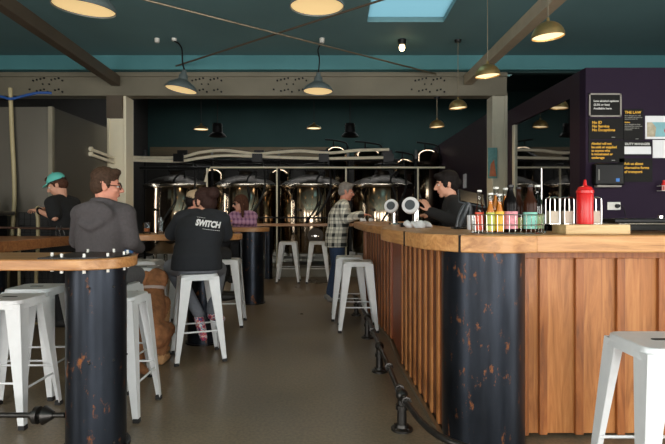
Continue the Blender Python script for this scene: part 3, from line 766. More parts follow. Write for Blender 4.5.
def tall(px, r, ztop, label, Yt=12.9):
    t = thing('fermenter', label, 'tank', (WX(px, Yt), Yt, 0.17), 0, 'tall fermenters in the back row')
    z = ztop - 0.17
    MB().lathe([(r * 0.25, 0.4), (r, 0.85), (r, z - 0.1), (r * 0.8, z), (r * 0.3, z + 0.06), (0.001, z + 0.07)], seg=36).build('body', 'tank_steel', t)
    for a in (30, 150, 270):
        x, y = r * 0.9 * math.cos(R(a)), r * 0.9 * math.sin(R(a)); MB().cyl((x, y, 0), (x, y, 0.9), 0.03, None, 10).build('leg', 'brushed_steel', t)
    MB().tube([(-r * 0.2, -0.05, z + 0.03), (-r * 0.2, -0.05, z + 0.19)], 0.02, 8).tube(curve([(-r * 0.9, -0.05, z + 0.22), (-r * 0.3, -0.05, z + 0.2), (r * 0.5, -0.05, z + 0.16), (r * 0.9, -0.05, z + 0.1), (r * 0.95, -0.05, z - 0.1)]), 0.022, 8).build('pipe', 'black_metal', t)
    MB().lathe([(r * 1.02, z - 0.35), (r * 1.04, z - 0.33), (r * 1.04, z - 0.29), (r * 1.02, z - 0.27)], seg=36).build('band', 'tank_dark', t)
for px, r, zt, lab in ((336, 0.3, 2.85, 'tall steel fermenter seen between the two right domed tanks'), (368, 0.36, 2.8, 'tall steel fermenter behind the right domed tank'), (427, 0.3, 2.78, 'tall gleaming steel fermenter behind the bartender, far right'),
                       (404, 0.25, 2.55, 'slim dark fermenter left of the gleaming one'), (214, 0.27, 2.3, 'short fermenter showing between the two left domed tanks'), (280, 0.27, 2.3, 'short fermenter showing between the two middle domed tanks')):
    tall(px, r, zt, lab)
def pl_(pts, Y): return [W(x, y, Y) for x, y in pts]
for i, (pts, lab) in enumerate((([(60, 151), (88, 152.5), (130, 157), (178, 157.5), (200, 152.5), (225, 150.5), (256, 154), (275, 152.5), (300, 151), (330, 153), (355, 150.5), (389, 149.5)], 'upper pale insulated pipe waving across above the tanks'),
                                ([(60, 156), (88, 157), (130, 160), (178, 161), (200, 158), (225, 155.5), (256, 156.5), (300, 158), (325, 158.5), (389, 157.5)], 'lower pale insulated pipe waving across above the tanks'))):
    p = thing('insulated_pipe', lab, 'pipe', W(230, 155, 10.7), 0, 'insulated pipes over the tanks'); o = Vector(p.location)
    MB().tube([v - o for v in curve(pl_(pts, 10.7 if i else 10.82), 6)], 0.032, 10).build('pipe', 'insulation_cream', p)
    for px in (180, 258, 324, 388):
        MB().b2(Vector((WX(px - 5, 10.75), 10.9 if i == 0 else 10.62, WZ(158 if i == 0 else 162, 10.7))) - o, Vector((WX(px + 5, 10.75), 10.96 if i == 0 else 10.66, WZ(149 if i == 0 else 154, 10.7))) - o).build('bracket', 'black_metal', p, smooth=0)
for z, lab in ((WZ(152.5, 7.4), 'upper short pale pipe between the cold room wall and the pale column'), (WZ(157.5, 7.4), 'lower short pale pipe between the cold room wall and the pale column')):
    p = thing('insulated_pipe', lab, 'pipe', (-3.33, 7.15, z)); MB().tube([(-0.01, 0, 0.02), (0.03, 0.7, -0.03)], 0.022, 10).build('pipe', 'insulation_cream', p)
    MB().cyl((-0.012, 0, 0.02), (0.03, 0, 0.02), 0.032, None, 16).build('flange', 'insulation_cream', p)
# gantry frame that carries pipes and the handrail
g = thing('handrail', 'thin pale tubular handrail across the front of the brewing tanks', 'railing', (WX(300, 10.3), 10.3, 0.17)); o = Vector(g.location)
MB().tube([W(205, 182, 10.3) - o, W(208, 170, 10.3) - o, W(211, 167.5, 10.3) - o, W(445, 167.5, 10.3) - o], 0.018, 10).build('top_tube', 'column_paint', g)
for px in (207, 277, 346, 418): MB().tube([Vector((WX(px, 10.3), 10.3, 0.17)) - o, W(px, 168, 10.3) - o], 0.017, 10).build('post', 'column_paint', g)
g = thing('pipe_gantry', 'dark steel gantry carrying the pale pipes above the tanks', 'gantry', (WX(290, 10.9), 11.0, 0.17)); o = Vector(g.location)
MB().tube([W(140, 168, 10.72) - o, W(440, 168, 10.72) - o], 0.03, 10).tube([W(140, 160, 11.0) - o, W(400, 160, 11.0) - o], 0.025, 10).build('top_tube', 'black_metal', g)
for px in (145, 212, 279, 348, 416): MB().tube([Vector((WX(px, 11.95), 11.95, 0.17)) - o, Vector((WX(px, 11.95), 11.95, WZ(150, 11.95))) - o, W(px, 160, 11.0) - o], 0.028, 10).build('post', 'black_metal', g)
for px in (192, 262, 328, 403): MB().tube(curve([W(px, 160, 10.95) - o, W(px + 3, 185, 10.45) - o, W(px - 4, 205, 10.35) - o, W(px - 12, 216, 10.4) - o]), 0.02, 8).build('hose', 'black_rubber', g)
# ------------------------------------------------------------------ people
def head_vols(m, H, Q, grow=0.0):
    def P(x, y, z): return H + Q @ Vector((x, y, z))
    m.ell(P(0, -0.012, 0.035), (0.074, 0.094, 0.084), Q)
    m.ell(P(0, 0.026, -0.022), (0.060, 0.066, 0.082), Q)
    m.ell(P(0, 0.02, -0.07), (0.052, 0.058, 0.034), Q)
    m.ell(P(0, 0.062, -0.092), (0.027, 0.022, 0.02), Q)
    m.cap(P(0, 0.088, 0.018), P(0, 0.112, -0.022), 0.008, 0.0135)
    m.ell(P(0, 0.1, -0.027), (0.018, 0.012, 0.009), Q)
    m.ell(P(0, 0.079, 0.03), (0.05, 0.014, 0.011), Q)
    for s in (-1, 1):
        m.ell(P(s * 0.074, -0.006, -0.006), (0.011, 0.02, 0.032), Q)
        m.ell(P(s * 0.036, 0.064, -0.022), (0.022, 0.02, 0.02), Q)
    m.ell(P(0, 0.086, -0.052), (0.024, 0.011, 0.006), Q); m.ell(P(0, 0.084, -0.061), (0.021, 0.011, 0.007), Q)
def hand_vols(m, wrist, d, nrm, side, curl=0.5, s=1.0):
    # d: direction of the hand, nrm: back-of-hand normal, side: +1 thumb towards d x nrm
    d = Vector(d).normalized(); n = Vector(nrm); n = (n - d * n.dot(d)).normalized(); a = d.cross(n).normalized() * side
    wrist = Vector(wrist); pc = wrist + d * 0.052 * s
    q = Matrix((a, d, n)).transposed()
    m.ell(pc, (0.040 * s, 0.052 * s, 0.016 * s), q)
    m.cap(wrist - d * 0.02, wrist + d * 0.03 * s, 0.024 * s, 0.024 * s)
    for k, (off, L) in enumerate(((0.031, 0.074), (0.0105, 0.082), (-0.0105, 0.076), (-0.031, 0.06))):
        b = wrist + d * 0.09 * s + a * off * s; dirn = (d + a * off * 3.0).normalized(); p = b
        for j, (fr_, c) in enumerate(((0.42, 0.35), (0.32, 0.9), (0.26, 1.35))):
            ang = curl * c; dd = (dirn * math.cos(ang) - n * math.sin(ang)); e = p + dd * L * fr_ * s
            m.cap(p, e, (0.0088 - j * 0.0008) * s, (0.0082 - j * 0.0008) * s, seg=8); p = e
        m.cap(wrist + d * 0.05 * s + a * off * 0.7 * s, b, 0.012 * s, 0.009 * s, seg=8)
    t0 = wrist + d * 0.03 * s + a * 0.03 * s; t1 = t0 + (a * 0.75 + d * 0.6 - n * 0.3).normalized() * 0.04 * s; t2 = t1 + (d * 0.9 + a * 0.15 - n * curl * 0.6).normalized() * 0.032 * s
    m.cap(t0, t1, 0.012 * s, 0.0105 * s, seg=8); m.cap(t1, t2, 0.0105 * s, 0.0085 * s, seg=8)
V = Vector
def person(label, loc, rz, J, skin='skin', group=None):
    """J holds joints in local space (x right, y forward, z up)."""
    t = thing('person', label, 'person', loc, rz, group)
    P, C, N, H = (V(J[k]) for k in ('pelvis', 'chest', 'neck', 'head'))
    Q = Euler((J.get('pitch', 0), J.get('roll', 0), J.get('yaw', 0)), 'XYZ').to_matrix()
    Q = Matrix.Rotation(J.get('yaw', 0), 3, 'Z') @ Matrix.Rotation(J.get('pitch', 0), 3, 'X')
    sw = J.get('sw', 0.19); tw = J.get('tw', 1.0)
    lean = -math.atan2((N - P).y, (N - P).z)
    shz = J.get('shz', -0.045)
    S = {s: N + Q.__class__.Rotation(lean, 3, 'X') @ V((s * sw, 0, shz)) for s in (-1, 1)}
    for s in (-1, 1):
        if J.get('sh_%d' % s): S[s] = V(J['sh_%d' % s])
    def torso(m, g):
        mid = P.lerp(C, 0.5)
        m.loft([(P + V((0, 0, -0.09)), 0.13 * tw + g, 0.1 + g, lean), (P, 0.168 * tw + g, 0.125 * tw + g, lean), (mid, 0.148 * tw + g, 0.112 * tw + g, lean), (C, 0.168 * tw + g, 0.122 * tw + g, lean),
                (C.lerp(N, 0.6), 0.165 + g, 0.105 + g, lean), (N + V((0, 0, -0.005)), 0.085 + g, 0.07 + g, lean)], 24)
        for s in (-1, 1): m.cap(N + V((s * 0.05, 0, -0.02)), S[s], 0.062 + g, 0.062 + g)
    def arms(m, g, to=2):
        for s in (-1, 1):
            E, Wr = V(J['elbow_%d' % s]), V(J['wrist_%d' % s])
            if to == 0.6: m.limb([S[s], S[s].lerp(E, 0.75)], [0.058 + g, 0.054 + g]); continue
            m.limb([S[s], E], [0.055 + g, 0.042 + g]); m.limb([E, Wr], [0.042 + g, 0.028 + g])
    def legs(m, g, to=1.0):
        for s in (-1, 1):
            K, A = V(J['knee_%d' % s]), V(J['ankle_%d' % s]); hp = P + V((s * 0.09, 0, -0.04))
            m.limb([hp, K], [0.092 + g, 0.062 + g]); m.limb([K, K.lerp(A, 0.35), A], [0.060 + g, 0.058 + g, 0.04 + g])
    m = MB(); torso(m, -0.012); arms(m, -0.004); legs(m, -0.014)
    m.cap(N + V((0, 0, -0.03)), H + Q @ V((0, -0.02, -0.05)), 0.056, 0.054)
    head_vols(m, H, Q)
    for s in (-1, 1):
        h = J.get('hand_%d' % s)
        Wr = V(J['wrist_%d' % s]); E = V(J['elbow_%d' % s])
        d, n_, c = h if h else ((Wr - E), (0, 0, 1), 0.5)
        hand_vols(m, Wr, d, n_, J.get('thumb_%d' % s, -s), c)
    lipc = H + Q @ V((0, 0.094, -0.056))
    m.remesh('body', [skin, 'lips'], t, voxel=0.0065, smooth=2, paint=[(lipc, (0.022, 0.022, 0.009), 1)])
    for s in (-1, 1):
        e = MB().ell(H + Q @ V((s * 0.031, 0.078, 0.008)), (0.013, 0.011, 0.009), Q, 12, 8).build('eye', 'eye_white', t)
        MB().ell(H + Q @ V((s * 0.031, 0.087, 0.008)), (0.006, 0.004, 0.006), Q, 10, 6).build('iris', 'iris', e)
    return t, dict(P=P, C=C, N=N, H=H, Q=Q, S=S, torso=torso, arms=arms, legs=legs, J=J, lean=lean)
def shirt(t, B, name, mat, g=0.014, sleeves=2, hem=None, hood=False, extra=None, smooth=4):
    m = MB(); B['torso'](m, g); B['arms'](m, g, sleeves)
    if hem:
        P = B['P']; m.loft([(P + V((0, 0, -hem)), 0.175 * B['J'].get('tw', 1) + g, 0.135 + g, 0), (P + V((0, 0, 0.05)), 0.165 * B['J'].get('tw', 1) + g, 0.125 + g, 0)], 24)
    if hood:
        N = B['N']; m.ell(N + V((0, -0.115, -0.045)), (0.15, 0.06, 0.10), (R(20), 0, 0)); m.limb([N + V((-0.13, 0.0, -0.0)), N + V((-0.07, -0.15, -0.1)), N + V((0, -0.165, -0.135)), N + V((0.07, -0.15, -0.1)), N + V((0.13, 0.0, 0.0))], [0.03, 0.034, 0.032, 0.034, 0.03]); m.tube([N + V((0.075 * math.cos(a), 0.06 * math.sin(a) - 0.01, 0.035 - 0.02 * math.sin(a))) for a in [2 * PI * k / 14 for k in range(14)]], 0.026, 8, closed=True)
    if extra: extra(m)
    return m.remesh(name, mat, t, voxel=0.011, smooth=smooth)
def trousers(t, B, mat, g=0.012):
    m = MB(); P = B['P']; m.loft([(P + V((0, 0, -0.1)), 0.14 + g, 0.11 + g, 0), (P, 0.172 * B['J'].get('tw', 1) + g, 0.13 + g, 0), (P + V((0, 0, 0.08)), 0.155 * B['J'].get('tw', 1) + g, 0.118 + g, 0)])
    B['legs'](m, g); return m.remesh('trousers', mat, t, voxel=0.012, smooth=3)
def shoes(t, B, mat, dirs=None):
    for s in (-1, 1):
        A = V(B['J']['ankle_%d' % s]); d = V((dirs or {}).get(s, (0, 1, 0))).normalized()
        m = MB(); b = A + V((0, 0, -0.055)); m.limb([b - d * 0.05, b + d * 0.08, b + d * 0.17], [0.046, 0.045, 0.036]); m.cap(A, b, 0.045, 0.045)
        o = m.remesh('shoe', mat, t, voxel=0.01, smooth=2)
        zmin = (A.z - 0.1)
        for v in o.data.vertices: v.co.z = max(v.co.z, zmin)
def hair_short(t, B, mat, top=0.0, back=0.0, noise=0.006):
    H, Q = B['H'], B['Q']
    def P(x, y, z): return H + Q @ V((x, y, z))
    m = MB(); m.ell(P(0, -0.018, 0.058 + top), (0.082, 0.098, 0.08), Q); m.ell(P(0, -0.05, 0.005), (0.077, 0.066, 0.07), Q)
    m.ell(P(0, 0.05, 0.1 + top), (0.055, 0.045, 0.03), Q)
    for s in (-1, 1): m.ell(P(s * 0.068, 0.008, 0.02), (0.014, 0.022, 0.04), Q)
    return m.remesh('hair', mat, t, voxel=0.009, smooth=2, noise=noise)
def brows(t, B, mat):
    H, Q = B['H'], B['Q']; m = MB()
    for s in (-1, 1): m.tube([H + Q @ V((s * x, y, z)) for x, y, z in ((0.014, 0.094, 0.03), (0.032, 0.09, 0.035), (0.05, 0.078, 0.03))], 0.005, 6)
    m.build('eyebrows', mat, t)
def glasses(t, B, mat, tint=None):
    H, Q = B['H'], B['Q']
    def P(x, y, z): return H + Q @ V((x, y, z))
    m = MB()
    for s in (-1, 1):
        m.tube([P(s * 0.034 + 0.026 * math.cos(a), 0.102 - abs(0.034 * s + 0.026 * math.cos(a)) * 0.15, 0.006 + 0.019 * math.sin(a)) for a in [2 * PI * k / 16 for k in range(16)]], 0.003, 6, closed=True)
        m.tube([P(s * 0.06, 0.094, 0.01), P(s * 0.077, 0.06, 0.012), P(s * 0.08, -0.01, 0.008)], 0.0028, 6)
    m.tube([P(-0.009, 0.104, 0.01), P(0.009, 0.104, 0.01)], 0.003, 6)
    o = m.build('glasses', mat, t)
    if tint:
        l = MB()
        for s in (-1, 1): l.ell(P(s * 0.034, 0.099, 0.006), (0.026, 0.004, 0.019), Q, 14, 6)
        l.build('lens', tint, o)

# the man in the grey hoodie, back to us, looking right
Y = 3.72
t, B = person('person in a grey hoodie and glasses sitting at left, face to the right', (-1.665, Y, 0), R(-8), dict(
    pelvis=(0, 0, 0.845), chest=(0, 0.03, 1.1), neck=(0, 0.05, 1.285), head=(0.0, 0.085, 1.44), yaw=R(-62), pitch=R(-4), sw=0.168, tw=1.0,
    **{'elbow_1': (0.215, 0.05, 1.04), 'wrist_1': (0.16, 0.26, 0.985), 'elbow_-1': (-0.27, 0.14, 1.04), 'wrist_-1': (-0.12, 0.36, 0.98),
       'hand_1': ((-0.5, 0.5, -0.15), (0.3, 0.3, 1), 0.6), 'hand_-1': ((0.5, 0.6, -0.1), (0, 0, 1), 0.5),
       'knee_1': (0.05, 0.41, 0.76), 'ankle_1': (0.0, 0.2, 0.36), 'knee_-1': (-0.2, 0.40, 0.76), 'ankle_-1': (-0.14, 0.2, 0.36)}), 'skin_ruddy')
shirt(t, B, 'hoodie', 'hoodie_grey', 0.018, hem=0.03, hood=True)
trousers(t, B, 'trouser_grey'); shoes(t, B, 'shoe_dark'); hair_short(t, B, 'hair_brown', 0.012); brows(t, B, 'hair_brown'); glasses(t, B, 'black_plastic')
c = MB(); c.ell((0, 0, 0), (0.045, 0.06, 0.07)).ell((0.02, -0.03, -0.07), (0.035, 0.04, 0.06), (0.3, 0.2, 0)).ell((-0.01, -0.02, -0.13), (0.02, 0.03, 0.05))
c = c.remesh('bandana', 'cloth_blue', None, voxel=0.009, smooth=2, noise=0.01); c.location = (-1.50, 3.80, 1.01)
tag(c, 'crumpled blue and white cloth at the elbow of the grey hoodie', 'cloth')

# the SWITCH sweatshirt
t, B = person('person in a black SWITCH sweatshirt with a brown bun, back turned on a stool', (-1.165, 4.47, 0), R(6), dict(
    pelvis=(0, 0, 0.84), chest=(0.01, 0.08, 1.07), neck=(0.02, 0.15, 1.225), head=(0.03, 0.225, 1.35), yaw=R(48), pitch=R(-10), sw=0.165, tw=1.08,
    **{'elbow_-1': (-0.245, 0.2, 1.07), 'wrist_-1': (-0.13, 0.42, 1.125), 'elbow_1': (0.22, 0.2, 1.06), 'wrist_1': (0.06, 0.42, 1.125),
       'hand_-1': ((0.7, 0.6, 0), (0, 0, 1), 0.3), 'hand_1': ((-0.7, 0.5, 0), (0, 0, 1), 0.3),
       'knee_-1': (-0.28, 0.33, 0.755), 'ankle_-1': (-0.02, 0.24, 0.34), 'knee_1': (0.14, 0.42, 0.72), 'ankle_1': (0.10, 0.22, 0.37)}))
sh = shirt(t, B, 'sweatshirt', 'sweat_black', 0.03, hem=0.075, smooth=5)
trousers(t, B, 'trouser_bluegrey')
A = V(B['J']['ankle_-1'])
for s, mt_ in ((-1, 'shoe_pattern'), (1, 'shoe_pattern')):
    A = V(B['J']['ankle_%d' % s]); d = V((0.25, -0.2 if s < 0 else 0.5, -0.8 if s < 0 else -0.2)).normalized()
    MB().limb([A + V((0, 0, -0.04)), A + d * 0.1 + V((0, 0, -0.05)), A + d * 0.17 + V((0, 0, -0.05))], [0.045, 0.043, 0.034]).remesh('shoe', mt_, t, voxel=0.01, smooth=2)
H, Q = B['H'], B['Q']
def P(x, y, z): return H + Q @ V((x, y, z))
m = MB(); m.ell(P(0, -0.018, 0.05), (0.086, 0.102, 0.084), Q); m.ell(P(0, -0.06, -0.01), (0.08, 0.066, 0.085), Q); m.ell(P(0.0, -0.13, 0.055), (0.058, 0.055, 0.055), Q)
for s in (-1, 1): m.ell(P(s * 0.07, 0.012, 0.0), (0.016, 0.025, 0.05), Q)
m.remesh('hair', 'hair_bun', t, voxel=0.009, smooth=2, noise=0.008); brows(t, B, 'hair_bun')
# the print on the back: text wrapped on the cloth
def wrap_text(body, size, x0, z0, width, tilt, mat, name, bold=0.0):
    tx = text_mesh(name, body, size, mat, None, (0, 0, 0), (0, 0, 0), 0.0, 'CENTER', bold, width)
    bvh = BVHTree.FromPolygons([v.co.copy() for v in sh.data.vertices], [tuple(p.vertices) for p in sh.data.polygons])
    import bmesh
    bm = bmesh.new(); bm.from_mesh(tx.data); bmesh.ops.triangulate(bm, faces=bm.faces); bmesh.ops.subdivide_edges(bm, edges=bm.edges, cuts=1); bm.to_mesh(tx.data); bm.free()
    ca, sa = math.cos(tilt), math.sin(tilt)
    for v in tx.data.vertices:
        x, z = v.co.x * ca - v.co.y * sa + x0, v.co.x * sa + v.co.y * ca + z0
        hit = bvh.ray_cast(V((x, -1.0, z)), V((0, 1, 0)))[0]
        v.co = V((x, (hit.y if hit else 0) - 0.0045, z))
    tx.parent = t; tx.location = (0, 0, 0)
    return tx
wrap_text('SWITCH', 0.07, 0.095, 1.135, 0.20, R(-8), 'print_white', 'chest_print', 0.0035)['label'] = 'white SWITCH lettering'
wrap_text('-----', 0.03, 0.035, 1.205, 0.07, R(-8), 'print_white', 'small_print')
wrap_text('----------', 0.03, 0.125, 1.10, 0.14, R(-8), 'print_white', 'small_print')

# the person in the beige cap across the table
t, B = person('person in a beige cap and dark top, half hidden across the table, facing right', (-1.635, 5.86, 0), R(-78), dict(
    pelvis=(0, 0, 0.84), chest=(0, 0.03, 1.08), neck=(0, 0.05, 1.215), head=(0, 0.09, 1.365), yaw=R(0), pitch=R(-6), sw=0.165,
    **{'elbow_1': (0.25, 0.1, 1.04), 'wrist_1': (0.18, 0.3, 1.09), 'elbow_-1': (-0.25, 0.1, 1.04), 'wrist_-1': (-0.12, 0.33, 1.0),
       'knee_1': (0.12, 0.42, 0.78), 'ankle_1': (0.1, 0.34, 0.36), 'knee_-1': (-0.12, 0.42, 0.78), 'ankle_-1': (-0.1, 0.34, 0.36)}), 'skin_ruddy')
shirt(t, B, 'top', 'tee_black', 0.02, hem=0.03); trousers(t, B, 'trouser_dark'); shoes(t, B, 'shoe_dark'); hair_short(t, B, 'hair_dark'); brows(t, B, 'hair_dark')
def cap_(t, B, mat, back=False, strap=None):
    H, Q = B['H'], B['Q']
    def P(x, y, z): return H + Q @ V((x, y, z))
    m = MB(); m.ell(P(0, -0.012, 0.072), (0.087, 0.104, 0.078), Q)
    for k in range(2): pass
    o = m.remesh('cap', mat, t, voxel=0.009, smooth=2)
    zc = 0.045
    for v in o.data.vertices:
        l = Q.transposed() @ (v.co - H)
        if l.z < zc: l.z = zc; v.co = H + Q @ l
    s = -1 if back else 1
    b = MB(); pts = []
    for k in range(13):
        a = PI * k / 12; pts.append((0.078 * math.cos(a), 0.085 * s + 0.07 * s * math.sin(a) - 0.012))
    n = len(pts)
    vs = [P(x, y, 0.052 - 0.12 * max(0, abs(y) - 0.07)) for x, y in pts] + [P(x, y, 0.044 - 0.12 * max(0, abs(y) - 0.07)) for x, y in pts]
    b._add(vs, [tuple(range(n)), tuple(range(n, 2 * n))[::-1]] + [(i, (i + 1) % n, n + (i + 1) % n, n + i) for i in range(n)])
    b.build('peak', mat, o)
    MB().ell(P(0, -0.012, 0.152), (0.008, 0.008, 0.006), Q).build('button', mat, o)
    if strap: MB().tube([P(0.088 * math.cos(a), -0.012 + 0.105 * math.sin(a), 0.05) for a in [2 * PI * k / 20 for k in range(20)]], 0.005, 6, closed=True).build('band', strap, o)
cap_(t, B, 'cap_beige')
stool(-1.63, 5.76, 12, 'white metal stool under the person in the beige cap, almost hidden').location = (-1.635, 5.87, 0)

# the purple checked shirt
t, B = person('person in a purple checked shirt and sunglasses with long brown hair at a far table', (-1.265, 7.76, 0), R(150), dict(
    pelvis=(0, 0, 0.84), chest=(0, 0.07, 1.08), neck=(0, 0.12, 1.24), head=(0, 0.17, 1.385), yaw=R(-30), pitch=R(-8), sw=0.17,
    **{'elbow_1': (0.25, 0.2, 1.125), 'wrist_1': (0.05, 0.3, 1.13), 'elbow_-1': (-0.25, 0.2, 1.125), 'wrist_-1': (-0.05, 0.34, 1.135),
       'hand_1': ((-1, 0.2, 0), (0, 0, 1), 0.4), 'hand_-1': ((1, 0.2, 0), (0, 0, 1), 0.4),
       'knee_1': (0.12, 0.42, 0.78), 'ankle_1': (0.1, 0.34, 0.36), 'knee_-1': (-0.12, 0.42, 0.78), 'ankle_-1': (-0.1, 0.34, 0.36)}))
shirt(t, B, 'shirt', 'flannel_purple', 0.022, hem=0.06); trousers(t, B, 'trouser_dark'); shoes(t, B, 'shoe_dark')
H, Q = B['H'], B['Q']
m = MB(); m.ell(P(0, -0.018, 0.05), (0.088, 0.104, 0.086), Q); m.ell(P(0, -0.06, -0.03), (0.092, 0.06, 0.12), Q); m.ell(P(0, -0.06, -0.15), (0.098, 0.05, 0.1), Q)
for s in (-1, 1): m.limb([P(s * 0.075, 0.01, 0.05), P(s * 0.088, 0.005, -0.06), P(s * 0.085, 0.02, -0.19)], [0.022, 0.026, 0.018])
m.remesh('hair', 'hair_auburn', t, voxel=0.009, smooth=2, noise=0.01); brows(t, B, 'hair_auburn'); glasses(t, B, 'black_plastic', 'black_plastic')

# the man in plaid at the bar
t, B = person('person in a plaid overshirt and jeans standing at the far end of the bar', (0.05, 7.42, 0), R(-88), dict(
    pelvis=(0, 0, 0.90), chest=(0, 0.05, 1.2), neck=(0, 0.10, 1.385), head=(0, 0.145, 1.545), yaw=0, pitch=R(-8), sw=0.18, tw=1.1,
    **{'elbow_1': (0.25, 0.12, 1.17), 'wrist_1': (0.16, 0.34, 1.225), 'elbow_-1': (-0.25, 0.13, 1.17), 'wrist_-1': (-0.1, 0.34, 1.225),
       'hand_1': ((-0.2, 1, 0.05), (0.1, 0, 1), 0.55), 'hand_-1': ((0.3, 1, 0.1), (0, 0, 1), 0.5),
       'knee_1': (0.11, 0.05, 0.5), 'ankle_1': (0.12, -0.04, 0.1), 'knee_-1': (-0.1, 0.02, 0.5), 'ankle_-1': (-0.11, -0.08, 0.1)}), 'skin_ruddy')
shirt(t, B, 'overshirt', 'flannel', 0.028, hem=0.13, extra=lambda m: m.tube([B['N'] + V((0.07 * math.cos(a), 0.06 * math.sin(a), 0.02)) for a in [2 * PI * k / 14 for k in range(14)]], 0.022, 8, closed=True))
trousers(t, B, 'denim', 0.022); shoes(t, B, 'shoe_grey'); hair_short(t, B, 'hair_grey', 0.012); brows(t, B, 'hair_grey')

# the bartender
t, B = person('person in black with dark tied hair behind the bar, holding a pen', (1.22, 4.85, 0), R(84), dict(
    pelvis=(0, 0, 0.93), chest=(0, 0.06, 1.18), neck=(0, 0.10, 1.365), head=(0, 0.155, 1.515), yaw=R(6), pitch=R(-10), sw=0.165,
    **{'elbow_-1': (-0.27, 0.06, 1.16), 'wrist_-1': (-0.13, 0.31, 1.26), 'elbow_1': (0.25, 0.08, 1.2), 'wrist_1': (0.1, 0.32, 1.225),
       'hand_-1': ((0.1, 0.45, 0.8), (-0.6, -0.6, 0.3), 0.8), 'hand_1': ((-0.5, 0.8, 0), (0, 0, 1), 0.4), 'thumb_-1': -1,
       'knee_1': (0.1, 0.0, 0.5), 'ankle_1': (0.11, -0.08, 0.1), 'knee_-1': (-0.1, 0.0, 0.5), 'ankle_-1': (-0.11, -0.08, 0.1)}))
shirt(t, B, 'shirt', 'tee_black', 0.02, hem=0.1, extra=lambda m: m.tube([B['N'] + V((0.066 * math.cos(a), 0.058 * math.sin(a), 0.02)) for a in [2 * PI * k / 14 for k in range(14)]], 0.02, 8, closed=True))
trousers(t, B, 'trouser_dark'); shoes(t, B, 'shoe_dark')
H, Q = B['H'], B['Q']
m = MB(); m.ell(P(0, -0.022, 0.055), (0.088, 0.104, 0.084), Q); m.ell(P(0, -0.055, 0.0), (0.078, 0.056, 0.08), Q); m.ell(P(0, -0.115, 0.0), (0.034, 0.034, 0.038), Q)
for s in (-1, 1): m.ell(P(s * 0.07, 0.02, 0.02), (0.016, 0.03, 0.05), Q)
m.ell(P(0, 0.06, 0.095), (0.06, 0.045, 0.028), Q)
m.remesh('hair', 'hair_dark', t, voxel=0.009, smooth=2, noise=0.006); brows(t, B, 'hair_dark')
mw = t.matrix_basis
import mathutils
TM = Matrix.Translation(t.location) @ Matrix.Rotation(t.rotation_euler.z, 4, 'Z')
pw = TM @ (V((-0.13, 0.31, 1.26)) + V((0.1, 0.45, 0.8)).normalized() * 0.11 + V((0.02, 0.03, -0.02)))
tag(MB().tube([pw + V((0.03, -0.01, -0.06)), pw + V((-0.02, 0.0, 0.10))], 0.006, 8).build('pen', 'black_plastic'), 'dark pen held up in the raised hand of the bartender', 'pen')

# the worker in the teal cap
Y = 5.8
t, B = person('person in a black tee and teal cap, head bowed over a hose', (WX(67.5, Y), Y, 0), R(80), dict(
    pelvis=(0, 0, 0.93), chest=(0, 0.02, 1.2), neck=(0, 0.06, 1.40), head=(0, 0.125, 1.555), yaw=R(26), pitch=R(-24), sw=0.175, tw=1.0,
    **{'elbow_-1': (-0.24, -0.03, 1.2), 'wrist_-1': (-0.2, 0.2, 1.275), 'elbow_1': (0.22, 0.04, 1.19), 'wrist_1': (-0.03, 0.22, 1.29),
       'hand_-1': ((0.3, 1, 0.15), (0, 0.2, 1), 0.95), 'hand_1': ((-0.3, 1, 0.15), (0.0, 0.2, 1), 0.95),
       'knee_1': (0.1, 0.02, 0.5), 'ankle_1': (0.11, 0.0, 0.1), 'knee_-1': (-0.1, 0.02, 0.5), 'ankle_-1': (-0.11, 0.0, 0.1)}))
shirt(t, B, 'tee', 'tee_black', 0.02, sleeves=0.6, hem=0.1); trousers(t, B, 'trouser_dark'); shoes(t, B, 'shoe_dark')
hair_short(t, B, 'hair_auburn'); brows(t, B, 'hair_auburn'); cap_(t, B, 'cap_teal', strap='black_rubber')
MB().tube([V((-0.203, 0.185, 1.27)) + V((0.034 * math.cos(a), 0.01 * math.sin(a), 0.034 * math.sin(a))) for a in [2 * PI * k / 14 for k in range(14)]], 0.011, 8, closed=True).build('watch', 'black_plastic', t)
TM = Matrix.Translation(t.location) @ Matrix.Rotation(t.rotation_euler.z, 4, 'Z')
hp = TM @ V((-0.12, 0.29, 1.285))
tag(MB().tube(curve([hp + V((0.03, 0, 0.03)), hp, hp + V((0.015, 0, -0.12)), hp + V((0.0, 0.02, -0.5)), (hp.x - 0.03, hp.y + 0.05, 0.4), (hp.x + 0.05, hp.y + 0.1, 0.02), (hp.x - 0.2, hp.y + 0.15, 0.02)]), 0.02, 10).build('hose', 'hose_cream'), 'cream hose hanging from the hands of the person in the teal cap', 'hose')

